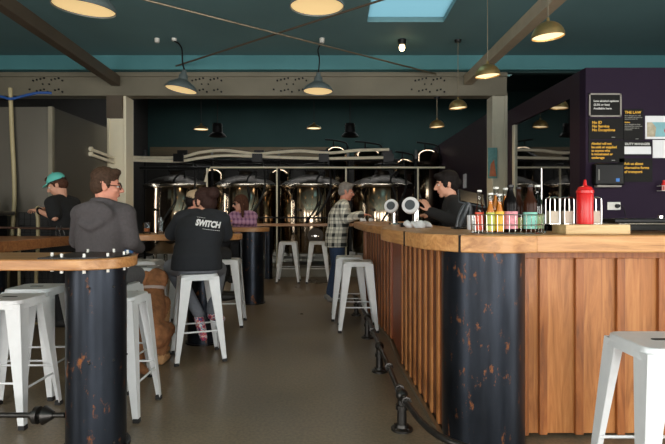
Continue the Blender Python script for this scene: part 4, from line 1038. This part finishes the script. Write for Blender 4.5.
# ------------------------------------------------------------------ the dog
dg_ = thing('dog', 'golden brown long-haired dog sitting between the stools, back turned, pale collar', 'dog', (-1.565, 4.35, 0), R(2))
m = MB()
m.limb([(0, -0.10, 0.20), (0, -0.02, 0.30), (0, 0.12, 0.44), (0.0, 0.20, 0.54)], [0.145, 0.15, 0.135, 0.10])
m.limb([(0, 0.20, 0.52), (0.01, 0.23, 0.63), (0.01, 0.25, 0.67)], [0.095, 0.075, 0.07])
m.ell((0.01, 0.27, 0.695), (0.068, 0.085, 0.066)); m.limb([(0.02, 0.31, 0.69), (0.06, 0.40, 0.675)], [0.05, 0.034]); m.ell((0.07, 0.425, 0.68), (0.016, 0.014, 0.012))
for s in (-1, 1):
    m.limb([(s * 0.075, 0.25, 0.72), (s * 0.092, 0.24, 0.66), (s * 0.085, 0.25, 0.61)], [0.022, 0.03, 0.018])
    m.limb([(s * 0.085, 0.22, 0.46), (s * 0.085, 0.25, 0.26), (s * 0.085, 0.26, 0.05)], [0.065, 0.042, 0.032]); m.limb([(s * 0.085, 0.26, 0.035), (s * 0.085, 0.32, 0.03)], [0.034, 0.03])
    m.limb([(s * 0.10, -0.06, 0.24), (s * 0.15, 0.10, 0.25)], [0.115, 0.07]); m.limb([(s * 0.15, 0.10, 0.24), (s * 0.145, -0.05, 0.07), (s * 0.15, -0.08, 0.05)], [0.05, 0.036, 0.034]); m.limb([(s * 0.15, -0.08, 0.035), (s * 0.155, 0.08, 0.03)], [0.035, 0.032])
m.limb([(0.0, -0.2, 0.14), (0.02, -0.30, 0.06), (0.12, -0.38, 0.045)], [0.05, 0.045, 0.03])
o = m.remesh('body', ['fur', 'fur_pale'], dg_, voxel=0.011, smooth=3, noise=0.007, paint=[((0, 0.3, 0.3), (0.25, 0.12, 0.35), 1), ((0.15, -0.02, 0.03), (0.06, 0.14, 0.06), 1), ((-0.15, -0.02, 0.03), (0.06, 0.14, 0.06), 1)])
MB().tube([V((0.005 + 0.086 * math.cos(a), 0.215 + 0.086 * math.sin(a), 0.595 - 0.02 * math.sin(a))) for a in [2 * PI * k / 20 for k in range(20)]], 0.014, 8, closed=True).build('collar', 'collar_pale', dg_)
for s in (-1, 1): MB().ell((0.025 + s * 0.035, 0.342, 0.715), (0.009,) * 3).build('eye', 'iris', dg_)

# ------------------------------------------------------------------ things on the bar
ZC = ZT
# wire basket with bottles
bk = thing('wire_basket', 'oval wire basket holding sauce and drink bottles on the bar corner', 'basket', (0.985, 2.93, ZC))
m = MB(); ax_, ay_ = 0.205, 0.13
def oval(z, k=1.0): return [V((ax_ * k * math.cos(a), ay_ * k * math.sin(a), z)) for a in [2 * PI * i / 40 for i in range(40)]]
for z, k in ((0.004, 0.97), (0.05, 0.99), (0.105, 1.0)): m.tube(oval(z, k), 0.0028, 6, closed=True)
for i in range(40):
    a = 2 * PI * i / 40; m.tube([(ax_ * 0.97 * math.cos(a), ay_ * 0.97 * math.sin(a), 0.004), (ax_ * math.cos(a), ay_ * math.sin(a), 0.105)], 0.0016, 5)
for i in range(-4, 5): x = i * 0.045; y = ay_ * math.sqrt(max(0, 1 - (x / ax_) ** 2)) * 0.97; m.tube([(x, -y, 0.004), (x, y, 0.004)], 0.0018, 5)
m.build('wire_frame', 'chrome', bk)
def bottle(label, px, Y, top, r, glass_, liquid, labm, capm, lab=(0.02, 0.09), neck=0.4, shoulder=0.55, nr=0.38):
    z0 = ZC + 0.008; x = WX(px, Y); h = WZ(top, Y) - z0
    t = thing('bottle', label, 'bottle', (x, Y, z0), 0, 'bottles in the wire basket')
    prof = [(0.001, 0), (r * 0.96, 0.001), (r, 0.006), (r, h * shoulder), (r * 0.9, h * (shoulder + 0.07)), (r * 0.55, h * (shoulder + 0.18)), (r * nr, h * (shoulder + 0.28)), (r * nr, h * 0.93), (r * nr * 1.15, h * 0.94), (r * nr * 1.15, h * 0.96)]
    MB().lathe(prof, seg=24).build('glass', glass_, t)
    if liquid: MB().lathe([(0.001, 0.003), (r * 0.9, 0.004), (r * 0.92, h * shoulder), (r * 0.5, h * (shoulder + 0.18)), (r * nr * 0.8, h * (shoulder + 0.27)), (r * nr * 0.8, h * 0.8), (0.001, h * 0.8)], seg=20).build('drink', liquid, t)
    MB().lathe([(r * 1.015, lab[0]), (r * 1.025, lab[0] + 0.001), (r * 1.025, lab[1]), (r * 1.015, lab[1] + 0.001)], seg=28).build('paper_label', labm, t)
    MB().cyl((0, 0, h * 0.955), (0, 0, h), r * nr * 1.3, r * nr * 1.25, 18).build('cap', capm, t)
    return t
bottle('clear glass bottle with a red label, leftmost in the wire basket', 479.5, 2.93, 190, 0.024, 'clear_glass', None, 'label_red', 'cap_white', (0.01, 0.11), nr=0.42, shoulder=0.5)
bottle('small bottle with a lime green label, second from left in the basket', 490.5, 2.87, 193, 0.024, 'clear_glass', 'juice_orange', 'label_lime', 'cap_white', (0.01, 0.11), nr=0.5, shoulder=0.5)
bottle('orange juice bottle with a white cap standing behind the yellow label', 496, 3.0, 187, 0.025, 'clear_glass', 'juice_orange', 'juice_orange', 'cap_white', (0.01, 0.1), nr=0.5)
bottle('small bottle with a yellow label in front of the orange juice', 499.5, 2.865, 194, 0.024, 'clear_glass', 'juice_orange', 'label_yellow', 'cap_white', (0.01, 0.115), nr=0.5, shoulder=0.5)
bottle('second orange juice bottle, half hidden behind the pink label', 505.5, 3.01, 188, 0.023, 'clear_glass', 'juice_orange', 'juice_orange', 'cap_white', (0.01, 0.1), nr=0.5)
bottle('black glass bottle with a pink label in the middle of the basket', 510.5, 2.88, 185, 0.037, 'glass_black', None, 'label_pink', 'cap_black', (0.02, 0.115), shoulder=0.6)
bottle('brown glass bottle behind, between the pink and teal labels', 518.5, 3.0, 187, 0.031, 'glass_brown', 'beer_amber', 'label_lime', 'cap_black', (0.02, 0.08))
bottle('brown glass bottle with a wide teal label in the basket', 530, 2.89, 185, 0.037, 'glass_brown', None, 'label_teal', 'cap_black', (0.02, 0.11), shoulder=0.6)
bottle('clear bottle with a green label and white cap, rightmost in the basket', 537.5, 2.96, 185, 0.034, 'clear_glass', None, 'label_green', 'cap_white', (0.02, 0.1))
# board with squeeze bottle and napkin holders
bd = MB().b2((-0.175, -0.09, 0), (0.175, 0.09, 0.052)).build('serving_board', 'board_pale', smooth=0, bevel=0.004); bd.location = (WX(590, 2.9), 2.9, ZC)
tag(bd, 'thick pale timber block on the bar carrying the red sauce bottle', 'board')
ZBD = ZC + 0.052
sq = thing('sauce_bottle', 'red squeeze sauce bottle with a pointed nozzle on the timber block', 'bottle', (WX(585, 2.87), 2.87, ZBD))
MB().lathe([(0.001, 0), (0.042, 0.002), (0.044, 0.01), (0.0425, 0.08), (0.044, 0.165), (0.04, 0.172)], seg=32).build('body', 'ketchup_red', sq)
sc_ = MB().lathe([(0.0455, 0.172), (0.0455, 0.186), (0.04, 0.192), (0.034, 0.206), (0.014, 0.212), (0.011, 0.216)], seg=32).build('screw_cap', 'ketchup_red', sq)
MB().lathe([(0.013, 0.210), (0.0095, 0.222), (0.007, 0.243), (0.0055, 0.247), (0.001, 0.2475)], seg=18).build('nozzle', 'ketchup_red', sc_)
for i, (px, lab) in enumerate(((552.5, 'chrome napkin holder at the left end of the timber block'), (567, 'chrome napkin holder in the middle of the timber block'), (594, 'chrome napkin holder just right of the red sauce bottle'))):
    h = thing('napkin_holder', lab, 'napkin holder', (WX(px, 2.95), 2.95, ZBD if i else ZBD), 0, 'napkin holders')
    m = MB()
    for yy in (-0.03, 0.03): m.tube(curve([(-0.026, yy, 0.004), (-0.026, yy, 0.13), (-0.018, yy, 0.148), (0, yy, 0.152), (0.018, yy, 0.148), (0.026, yy, 0.13), (0.026, yy, 0.004)], 4), 0.003, 8)
    m.b2((-0.03, -0.034, 0), (0.03, 0.034, 0.004)); m.build('hoop_frame', 'chrome', h)
    MB().b2((-0.024, -0.024, 0.004), (0.024, 0.024, 0.075)).build('napkins', 'napkin', h, smooth=0, bevel=0.002)
rd = thing('ticket_spike', 'thin upright chrome rod on a round base behind the wire basket', 'rod', (WX(541.5, 3.1), 3.1, ZC))
MB().cyl((0, 0, 0), (0, 0, 0.008), 0.03, 0.026, 20).build('base', 'chrome', rd); MB().cyl((0, 0, 0.008), (0, 0, WZ(168, 3.1) - ZC), 0.0045, 0.0035, 10).build('rod', 'chrome', rd)
# low black appliance on the bar to the right
ap = thing('hot_plate', 'low black counter appliance with chrome trim at the right end of the bar', 'appliance', (WX(650, 3.12), 3.12, ZC))
MB().b2((-0.26, -0.12, 0.012), (0.4, 0.12, 0.05)).build('body', 'black_plastic', ap, smooth=0, bevel=0.006)
MB().b2((-0.255, -0.125, 0.05), (0.4, 0.125, 0.056)).build('trim_band', 'chrome', ap, smooth=0)
MB().prism([(-0.28, -0.13), (0.42, -0.13), (0.42, 0.13), (-0.24, 0.13)], 0.058, 0.082).build('lid', 'black_metal', ap, smooth=0, bevel=0.006)
MB().cyl((0.05, -0.02, 0.082), (0.05, -0.02, 0.1), 0.015, None, 14).build('knob', 'chrome', ap)
for x in (-0.2, 0.3):
    for y in (-0.09, 0.09): MB().cyl((x, y, 0), (x, y, 0.014), 0.015, None, 10).build('foot', 'black_rubber', ap)
# terminal, tablet, cloths, taps
pt = thing('sales_terminal', 'dark grey slanted sales terminal on a stand by the bottle basket', 'terminal', (WX(462, 3.75), 3.75, ZC))
MB().b2((-0.07, -0.05, 0), (0.07, 0.06, 0.012)).build('base', 'black_plastic', pt, smooth=0, bevel=0.004)
MB().tube(curve([(-0.035, 0, 0.012), (-0.02, 0, 0.09), (0.015, 0, 0.165), (0.045, 0, 0.18), (0.055, 0, 0.15), (0.055, 0, 0.012)], 5), 0.014, 10).build('stand', 'screen_grey', pt)
MB().box((0.005, -0.0, 0.1), (0.02, 0.12, 0.19), (0, R(22), 0)).build('screen', 'screen_grey', pt, smooth=0, bevel=0.005)
tb = thing('tablet', 'tilted tablet screen with a bright rim on a stand beside the bartender', 'tablet', (WX(469, 4.1), 4.1, ZC))
MB().box((0.02, 0, 0.235), (0.2, 0.012, 0.15), (R(-50), R(12), 0)).build('screen', 'black_plastic', tb, smooth=0, bevel=0.004)
MB().box((0.02, 0.006, 0.227), (0.212, 0.012, 0.162), (R(-50), R(12), 0)).build('case', 'screen_grey', tb, smooth=0, bevel=0.004)
MB().cyl((0.02, 0.02, 0), (0.02, 0.0, 0.23), 0.02, 0.015, 12).cyl((0.02, 0.02, 0), (0.02, 0.02, 0.012), 0.08, 0.075, 24).build('stand', 'black_metal', tb)
pd = MB().b2((-0.03, -0.02, 0), (0.03, 0.02, 0.1)).build('card_stand', 'paper_white', smooth=0, bevel=0.002); pd.location = (WX(472, 3.6), 3.6, ZC)
tag(pd, 'small white card stand between the terminal and the bottle basket', 'card')
def crumple(label, px, Y, size, name='bar_cloth'):
    m = MB(); rnd = random.Random(int(px))
    for k in range(9): m.ell((rnd.uniform(-1, 1) * size[0], rnd.uniform(-1, 1) * size[1], size[2] * 0.5), (size[0] * 0.45, size[1] * 0.5, size[2] * rnd.uniform(0.35, 0.6)), (rnd.random(), rnd.random(), rnd.random()))
    o = m.remesh(name, 'paper_white', None, voxel=0.008, smooth=3, noise=0.006)
    for v in o.data.vertices: v.co.z = max(0.001, v.co.z)
    o.location = (WX(px, Y), Y, ZC); return tag(o, label, 'cloth', 'white cloths on the bar')
crumple('white crumpled cloth on the bar beside the black card reader', 418, 4.05, (0.085, 0.09, 0.045))
crumple('small white cloth on the bar by the hands of the person in plaid', 366.5, 7.0, (0.07, 0.06, 0.04))
cr = thing('card_reader', 'black card reader lying on the bar next to the white cloth', 'card reader', (WX(409, 4.25), 4.25, ZC))
MB().box((0, 0, 0.025), (0.15, 0.1, 0.03), (0, R(-8), 0)).build('body', 'black_plastic', cr, smooth=0, bevel=0.006)
MB().box((0.0, -0.01, 0.042), (0.07, 0.05, 0.004), (0, R(-8), 0)).build('screen', 'screen_grey', cr, smooth=0)
def tap(label, px, Y, ht, lens_dx, lens_r, group='beer taps'):
    t = thing('beer_tap', label, 'tap', (WX(px, Y), Y, ZC if Y < 7 else ZC), 0, group)
    MB().cyl((0, 0, 0), (0, 0, 0.015), 0.06, 0.055, 24).build('base', 'chrome', t)
    MB().tube(curve([(0, 0, 0.01), (0, 0, ht * 0.65), (-0.012, 0, ht * 0.9), (-0.05, 0, ht), (lens_dx, 0, ht * 0.98)], 6), 0.034, 16).build('column', 'chrome', t)
    l = MB().lathe([(0.001, 0), (lens_r * 0.8, 0.002), (lens_r, 0.01), (lens_r, 0.03), (lens_r * 0.9, 0.04), (0.001, 0.042)], (lens_dx, -0.02, ht * 0.9), 36, rot=(R(78), 0, R(-20))).build('badge', 'paper_white', t)
    MB().lathe([(lens_r * 0.55, 0.041), (lens_r * 0.6, 0.045), (lens_r * 0.6, 0.046), (0.001, 0.046)], (lens_dx, -0.02, ht * 0.9), 30, rot=(R(78), 0, R(-20))).build('badge_ring', 'screen_grey', l)
    MB().cyl((lens_dx * 0.6, -0.03, ht * 0.85), (lens_dx * 0.6, -0.05, ht * 0.65), 0.012, 0.01, 10).build('spout', 'chrome', t)
tap('chrome beer tap with a round white badge nearest the bartender', 416, 4.75, 0.2, -0.05, 0.078)
tap('chrome beer tap with a round white badge farther left along the bar', 394.5, 5.3, 0.2, -0.03, 0.072)
# glasses on the middle leaner
def pint(label, px, Y, z, h, r, drink=None):
    t = thing('beer_glass', label, 'glass', (WX(px, Y), Y, z), 0, 'glasses on the middle leaner')
    MB().lathe([(0.001, 0.002), (r * 0.72, 0.0), (r * 0.78, 0.02), (r, h), (r * 0.95, h), (r * 0.74, 0.022), (0.001, 0.02)], seg=24).build('glass', 'clear_glass', t)
    if drink: MB().lathe([(0.001, 0.023), (r * 0.72, 0.024), (r * 0.8, h * drink), (0.001, h * drink)], seg=20).build('drink', 'beer_amber', t)
pint('near-empty tall beer glass on the middle leaner, right one', 160.5, 4.92, 1.05, 0.15, 0.04, 0.14)
pint('beer glass part full on the middle leaner beside the grey hoodie', 147, 4.95, 1.05, 0.11, 0.045, 0.5)

# ------------------------------------------------------------------ signs and fittings on the purple wall
YW = 4.899
def sign(label, name, x0, y0, x1, y1, mat='poster_black', framed=None, group=None, proud=0.0):
    a, b = W(x0, y0, YW), W(x1, y1, YW); c = (a + b) / 2; w, h = b.x - a.x, a.z - b.z
    t = thing(name, label, 'sign', (c.x, YW - proud, c.z), 0, group)
    MB().b2((-w / 2, -0.006, -h / 2), (w / 2, 0, h / 2)).build('sheet', mat, t, smooth=0)
    if framed:
        m = MB(); k = 0.014
        m.b2((-w / 2, -0.012, h / 2 - k), (w / 2, 0, h / 2)); m.b2((-w / 2, -0.012, -h / 2), (w / 2, 0, -h / 2 + k)); m.b2((-w / 2, -0.012, -h / 2), (-w / 2 + k, 0, h / 2)); m.b2((w / 2 - k, -0.012, -h / 2), (w / 2, 0, h / 2))
        m.build('frame', framed, t, smooth=0)
    return t, w, h
def lines(t, w, h, rows, y=-0.0065):
    # rows: (text, size, mat, dx from left, dz from top, width or None)
    for (s, sz, mat, dx, dz, wd) in rows:
        text_mesh('lettering', s, sz, mat, t, (-w / 2 + dx, y, h / 2 - dz), (PI / 2, 0, 0), 0.0005, 'LEFT', 0.0008, wd)
PX = YW / F
t, w, h = sign('framed black sign about low alcohol options at the top left of the purple wall', 'framed_sign', 588.5, 93.5, 621, 117, framed='poster_frame')
lines(t, w, h, [('Low alcohol options', 0.026, 'ink_white', 0.045, 0.08, 0.235), ('(2.5% or less)', 0.026, 'ink_white', 0.045, 0.115, 0.15), ('Available here', 0.026, 'ink_white', 0.045, 0.15, 0.17)])
t, w, h = sign('black poster with yellow words No ID No Service No Exceptions', 'wall_sign', 588.5, 118.5, 623, 139.5, group='black notices')
lines(t, w, h, [('No ID', 0.036, 'ink_yellow', 0.03, 0.05, None), ('No Service', 0.036, 'ink_yellow', 0.03, 0.085, None), ('No Exceptions', 0.036, 'ink_yellow', 0.03, 0.12, 0.215), ('-------', 0.014, 'ink_white', 0.215, 0.18, None)])
t, w, h = sign('black poster with five yellow lines about refusing alcohol', 'wall_sign', 588.5, 140.5, 624, 162.5, group='black notices')
lines(t, w, h, [('Alcohol will not', 0.031, 'ink_yellow', 0.025, 0.04, 0.19), ('be sold or supplied', 0.031, 'ink_yellow', 0.025, 0.073, 0.235), ('to anyone who', 0.031, 'ink_yellow', 0.025, 0.106, 0.175), ('is intoxicated or', 0.031, 'ink_yellow', 0.025, 0.139, 0.2), ('underage', 0.031, 'ink_yellow', 0.025, 0.172, 0.12), ('-------', 0.014, 'ink_white', 0.215, 0.19, None)])
t, w, h = sign('tall black poster headed THE LAW in yellow with small print', 'wall_sign', 623.5, 109, 643, 140.5, group='black notices')
lines(t, w, h, [('THE LAW', 0.036, 'ink_yellow', 0.008, 0.045, 0.155), ('for everyone', 0.013, 'ink_yellow', 0.008, 0.13, 0.05), ('-------', 0.012, 'ink_white', 0.11, 0.285, None)] +
      [(s, 0.013, 'ink_grey', 0.008, d, wd) for s, d, wd in (('It is illegal to sell', 0.068, 0.15), ('or supply alcohol to', 0.084, 0.165), ('any person under 18', 0.1, 0.12), ('It is illegal to buy', 0.15, 0.15), ('alcohol for a person', 0.167, 0.165), ('who is under age or', 0.184, 0.14), ('is intoxicated', 0.2, 0.07))])
t, w, h = sign('white framed street map at the right edge of the purple wall', 'map_sign', 645, 116, 672, 139, 'paper_white')
MB().b2((-w / 2 + 0.015, -0.0085, -h / 2 + 0.02), (w / 2 - 0.01, -0.006, h / 2 - 0.06)).build('land', 'map_land', t, smooth=0)
MB().prism([(-w / 2 + 0.09, -h / 2 + 0.02), (w / 2 - 0.02, -h / 2 + 0.02), (w / 2 - 0.02, h / 2 - 0.06), (-w / 2 + 0.06, h / 2 - 0.06), (-w / 2 + 0.1, 0.0)], 0.0085, 0.0095).build('water', 'map_sea', t, smooth=0).rotation_euler = (PI / 2, 0, 0)
MB().cyl((0.075, -0.0085, -0.03), (0.075, -0.0105, -0.03), 0.028, None, 20).build('marker', 'map_red', t)
t, w, h = sign('DUTY MANAGER name board with a white strip', 'name_board', 623.5, 141.5, 651, 155.5)
lines(t, w, h, [('DUTY MANAGER', 0.03, 'ink_white', 0.01, 0.034, 0.235)])
MB().b2((-w / 2 + 0.005, -0.009, -h / 2 + 0.012), (w / 2 - 0.005, -0.006, h / 2 - 0.048)).build('name_strip', 'paper_white', t, smooth=0)
t, w, h = sign('blank white sheet below the map at the right edge', 'notice_sign', 652.5, 140, 674, 158, 'paper_white')
t, w, h = sign('black poster in yellow about alternative forms of transport, partly behind the dispenser', 'wall_sign', 619, 158.5, 652, 182, group='black notices')
lines(t, w, h, [('Ask us about', 0.034, 'ink_yellow', 0.045, 0.06, 0.18), ('alternative forms', 0.034, 'ink_yellow', 0.045, 0.098, 0.235), ('of transport', 0.034, 'ink_yellow', 0.045, 0.136, 0.17)])
a, b = W(590.5, 164, YW), W(619.5, 187, YW)
t = thing('towel_dispenser', 'glossy black paper towel dispenser with a small blue badge on the purple wall', 'dispenser', ((a.x + b.x) / 2, YW - 0.008, (a.z + b.z) / 2))
w, h = b.x - a.x, a.z - b.z
MB().b2((-w / 2, -0.09, -h / 2 + 0.01), (w / 2, 0, h / 2)).build('case', 'dispenser_black', t, smooth=0, bevel=0.018)
MB().b2((-w / 2 + 0.02, -0.08, -h / 2 - 0.004), (w / 2 - 0.03, -0.02, -h / 2 + 0.012)).build('paper_slot', 'poster_frame', t, smooth=0)
MB().b2((0.05, -0.093, -h / 2 + 0.045), (0.082, -0.089, -h / 2 + 0.075)).build('badge', 'ink_blue', t, smooth=0); MB().b2((-w / 2 + 0.025, -0.0915, -0.05), (-w / 2 + 0.035, -0.089, 0.05)).build('level_window', 'ink_grey', t, smooth=0)
c = W(613.5, 206, YW)
t = thing('wall_socket', 'white double wall socket with a black plug on the purple wall', 'socket', c)
MB().b2((-0.062, -0.01, -0.037), (0.062, 0, 0.037)).build('plate', 'cap_white', t, smooth=0, bevel=0.003)
MB().cyl((0.026, -0.01, 0), (0.026, -0.04, 0), 0.02, 0.017, 16).tube(curve([(0.026, -0.038, 0), (0.05, -0.045, 0), (0.07, -0.045, -0.02), (0.1, -0.03, -0.1)]), 0.004, 8).build('plug', 'black_rubber', t)
MB().b2((-0.045, -0.013, -0.006), (-0.02, -0.009, 0.01)).build('switch', 'cap_white', t, smooth=0)
c = W(662, 191, YW)
t = thing('hanging_rack', 'small white wire rack at the right edge of the purple wall', 'rack', (c.x, YW, c.z))
m = MB()
for z in (-0.0, 0.045): m.tube([(-0.05, -0.005, z), (-0.05, -0.085, z), (0.12, -0.085, z), (0.12, -0.005, z)], 0.003, 6)
for x in [-0.05 + 0.017 * k for k in range(11)]: m.tube([(x, -0.005, 0), (x, -0.085, 0), (x, -0.085, 0.045)], 0.002, 5)
m.build('wires', 'cap_white', t)
o = MB().lathe([(0.001, 0), (0.018, 0.001), (0.018, 0.06), (0.01, 0.075), (0.01, 0.095), (0.001, 0.096)]).build('spray_can', 'ketchup_red'); o.location = (c.x - 0.012, YW - 0.045, c.z + 0.003); tag(o, 'small red can standing in the white wire rack', 'can')
# art print on the right column, control box on the partition
t = thing('art_print', 'small teal and orange art print fixed to the pale column', 'poster', W(492.5, 163, 7.83))
MB().b2((-0.07, -0.006, -0.23), (0.07, 0.0, 0.23)).build('sheet', 'art_teal', t, smooth=0); MB().prism([(-0.05, -0.2), (0.055, -0.2), (0.02, 0.05), (-0.03, -0.02)], 0.006, 0.009).build('figure', 'art_orange', t, smooth=0).rotation_euler = (PI / 2, 0, 0)
Yb = 10.4; o = MB().b2((-0.03, -0.09, -0.14), (0.0, 0.09, 0.14)).build('switch_box', 'paper_white', smooth=0, bevel=0.006); o.location = (2.66, Yb, WZ(181, Yb)); tag(o, 'small white control box on the dark partition behind the bartender', 'box')

# ------------------------------------------------------------------ left background clutter
Yc = 6.16
t = thing('hose', 'tall cream hose hanging straight down at the far left', 'hose', (WX(12, Yc), Yc, 0))
MB().tube(curve([(-0.02, 0, WZ(88, Yc)), (0.0, 0, 2.2), (0.03, 0, 1.5), (0.0, 0, 1.0), (-0.05, 0, 0.5), (-0.05, 0, 0.0)]), 0.024, 10).build('tube', 'hose_cream', t)
t = thing('hose', 'blue air hose strung along the top of the cold room', 'hose', (WX(0, 6.1), 6.1, WZ(98, 6.1)))
MB().tube(curve([(-0.6, 0, -0.03), (-0.05, 0, 0.02), (0.12, 0, -0.01), (0.3, 0, 0.03), (0.45, 0.0, 0.06), (0.58, 0.05, 0.07)]), 0.016, 8).build('tube', 'hose_blue', t)
Yr = 5.46
t = thing('steel_rail', 'rusty thin railing with hanging hooks in front of the person in the teal cap', 'railing', (WX(40, Yr), Yr, 0)); o = V(t.location)
MB().tube([(-0.75, 0, WZ(227, Yr)), (0.36, 0, WZ(229, Yr))], 0.013, 10).build('bar', 'rust_rail', t)
for x in (-0.6, -0.22): MB().tube([(x, 0, 0), (x, 0, WZ(228, Yr))], 0.016, 10).build('post', 'hose_cream', t)
for px in (57, 61): MB().tube(curve([W(px, 226, Yr - 0.02) - o, W(px - 1, 233, Yr - 0.02) - o, W(px + 2, 241, Yr - 0.02) - o, W(px + 5, 244, Yr - 0.02) - o, W(px + 4, 236, Yr) - o, W(px + 1, 227, Yr) - o]), 0.005, 6).build('hook', 'pipe_iron', t)
t = thing('work_bench', 'dark steel work bench with fittings at the far left edge', 'bench', (-3.97, 5.8, 0))
MB().b2((-0.5, -0.25, 1.22), (0.28, 0.25, 1.27)).build('bench_top', 'brushed_steel', t, smooth=0, bevel=0.005); MB().b2((-0.45, -0.2, 0.0), (0.22, 0.2, 1.22)).build('cabinet', 'black_metal', t, smooth=0, bevel=0.005)
for k, (x, r_, h_) in enumerate(((0.16, 0.05, 0.16), (0.02, 0.06, 0.22), (-0.14, 0.045, 0.14))):
    o = thing('pump_fitting', ('round steel fitting at the right end of the work bench', 'tall steel fitting in the middle of the work bench', 'small steel fitting at the left of the work bench')[k], 'fitting', (-3.97 + x + 0.08, 5.75, 1.27), 0, 'steel fittings on the bench')
    MB().lathe([(r_, 0), (r_, h_ * 0.6), (r_ * 0.6, h_ * 0.7), (r_ * 0.5, h_), (0.001, h_ + 0.005)]).build('body', 'brushed_steel', o); MB().tube([(-r_, -0.01, h_ * 0.85), (r_, -0.01, h_ * 0.85)], 0.01).build('handle', 'black_metal', o)
t = thing('tiled_panel', 'low dark gridded panel behind the person in the teal cap', 'panel', (WX(37, 6.12), 6.12, 0))
m = MB(); m.b2((-0.22, 0.0, 0), (0.22, 0.05, 1.26)); m.build('backing', 'black_metal', t, smooth=0)
m = MB()
for i in range(6):
    for j in range(16): m.b2((-0.205 + i * 0.0685, -0.008, 0.02 + j * 0.0775), (-0.205 + i * 0.0685 + 0.06, 0.0, 0.02 + j * 0.0775 + 0.068))
m.build('tiles', 'dark_grey_wall', t, smooth=0)

# ------------------------------------------------------------------ light, sky and camera
w = bpy.data.worlds.new('daylight'); SC.world = w; w.use_nodes = True
bg = w.node_tree.nodes['Background']; bg.inputs['Color'].default_value = rgb(246, 244, 240); bg.inputs['Strength'].default_value = WORLD
def window_light(name, loc, rot, sx, sy, power, col=(0.93, 0.97, 1.0)):
    l = bpy.data.lights.new(name, 'AREA'); l.shape = 'RECTANGLE'; l.size = sx; l.size_y = sy; l.energy = power; l.color = col
    o = bpy.data.objects.new(name, l); COL.objects.link(o); o.location = loc; o.rotation_euler = rot
    l.cycles.is_portal = True
    return o
for (a, b, z0, z1) in FH: window_light('window_portal', ((a + b) / 2, YF - 0.16, (z0 + z1) / 2), (R(90), 0, 0), b - a, z1 - z0, 1)
for (a, b, z0, z1) in RH: window_light('window_portal', (XR + 0.16, (a + b) / 2, (z0 + z1) / 2), (R(90), 0, R(90)), b - a, z1 - z0, 1)
window_light('window_portal', (XL - 0.16, 9.285, 1.45), (R(90), 0, R(-90)), 1.15, 2.5, 1)  # portal over the added brewery slits
for (a, b, z0, z1) in LH: window_light('window_portal', (XL - 0.16, (a + b) / 2, (z0 + z1) / 2), (R(90), 0, R(-90)), b - a, z1 - z0, 1)
window_light('skylight_portal', ((sk[0] + sk[1]) / 2, (sk[2] + sk[3]) / 2, CEIL + 0.11), (0, 0, 0), sk[1] - sk[0], sk[3] - sk[2], 1)
def lamp_light(px, py, Y, power, r=0.08, col=(1.0, 0.72, 0.42)):
    l = bpy.data.lights.new('lamp_glow', 'SPOT'); l.energy = power; l.shadow_soft_size = r; l.color = col; l.spot_size = R(140); l.spot_blend = 0.6
    o = bpy.data.objects.new('lamp_glow', l); COL.objects.link(o); o.location = (WX(px, Y), Y, WZ(py, Y) - 0.05)
for a in ((84, 4, 4.2, LP), (317, 2, 4.2, LP), (181, 90, 7.0, LP), (318, 91.5, 7.0, LP), (548, 37, 4.23, LP), (487.5, 76, 5.47, LP), (458, 108, 7.06, LP), (437, 127, 7.95, LP), (201, 129.5, 9, LP), (314, 128.5, 9, LP)): lamp_light(*a)
cam = bpy.data.cameras.new('camera'); co = bpy.data.objects.new('camera', cam); COL.objects.link(co); SC.camera = co
cam.sensor_width = 36.0; cam.sensor_fit = 'HORIZONTAL'; cam.lens = 36.0 * F / 665.0; cam.shift_y = -(222.0 - HY) / 665.0
co.location = (0, 0, EYE); co.rotation_euler = (R(90), 0, 0); cam.clip_start = 0.05
vs = SC.view_settings; vs.view_transform = 'Standard'; vs.look = 'None'; vs.gamma = 1.0; vs.exposure = EXPO
SC.cycles.use_denoising = True; SC.cycles.max_bounces = 8; SC.cycles.diffuse_bounces = 4; SC.cycles.glossy_bounces = 4; SC.cycles.transparent_max_bounces = 16
SC.cycles.sample_clamp_indirect = 6.0; SC.cycles.caustics_reflective = False; SC.cycles.caustics_refractive = False
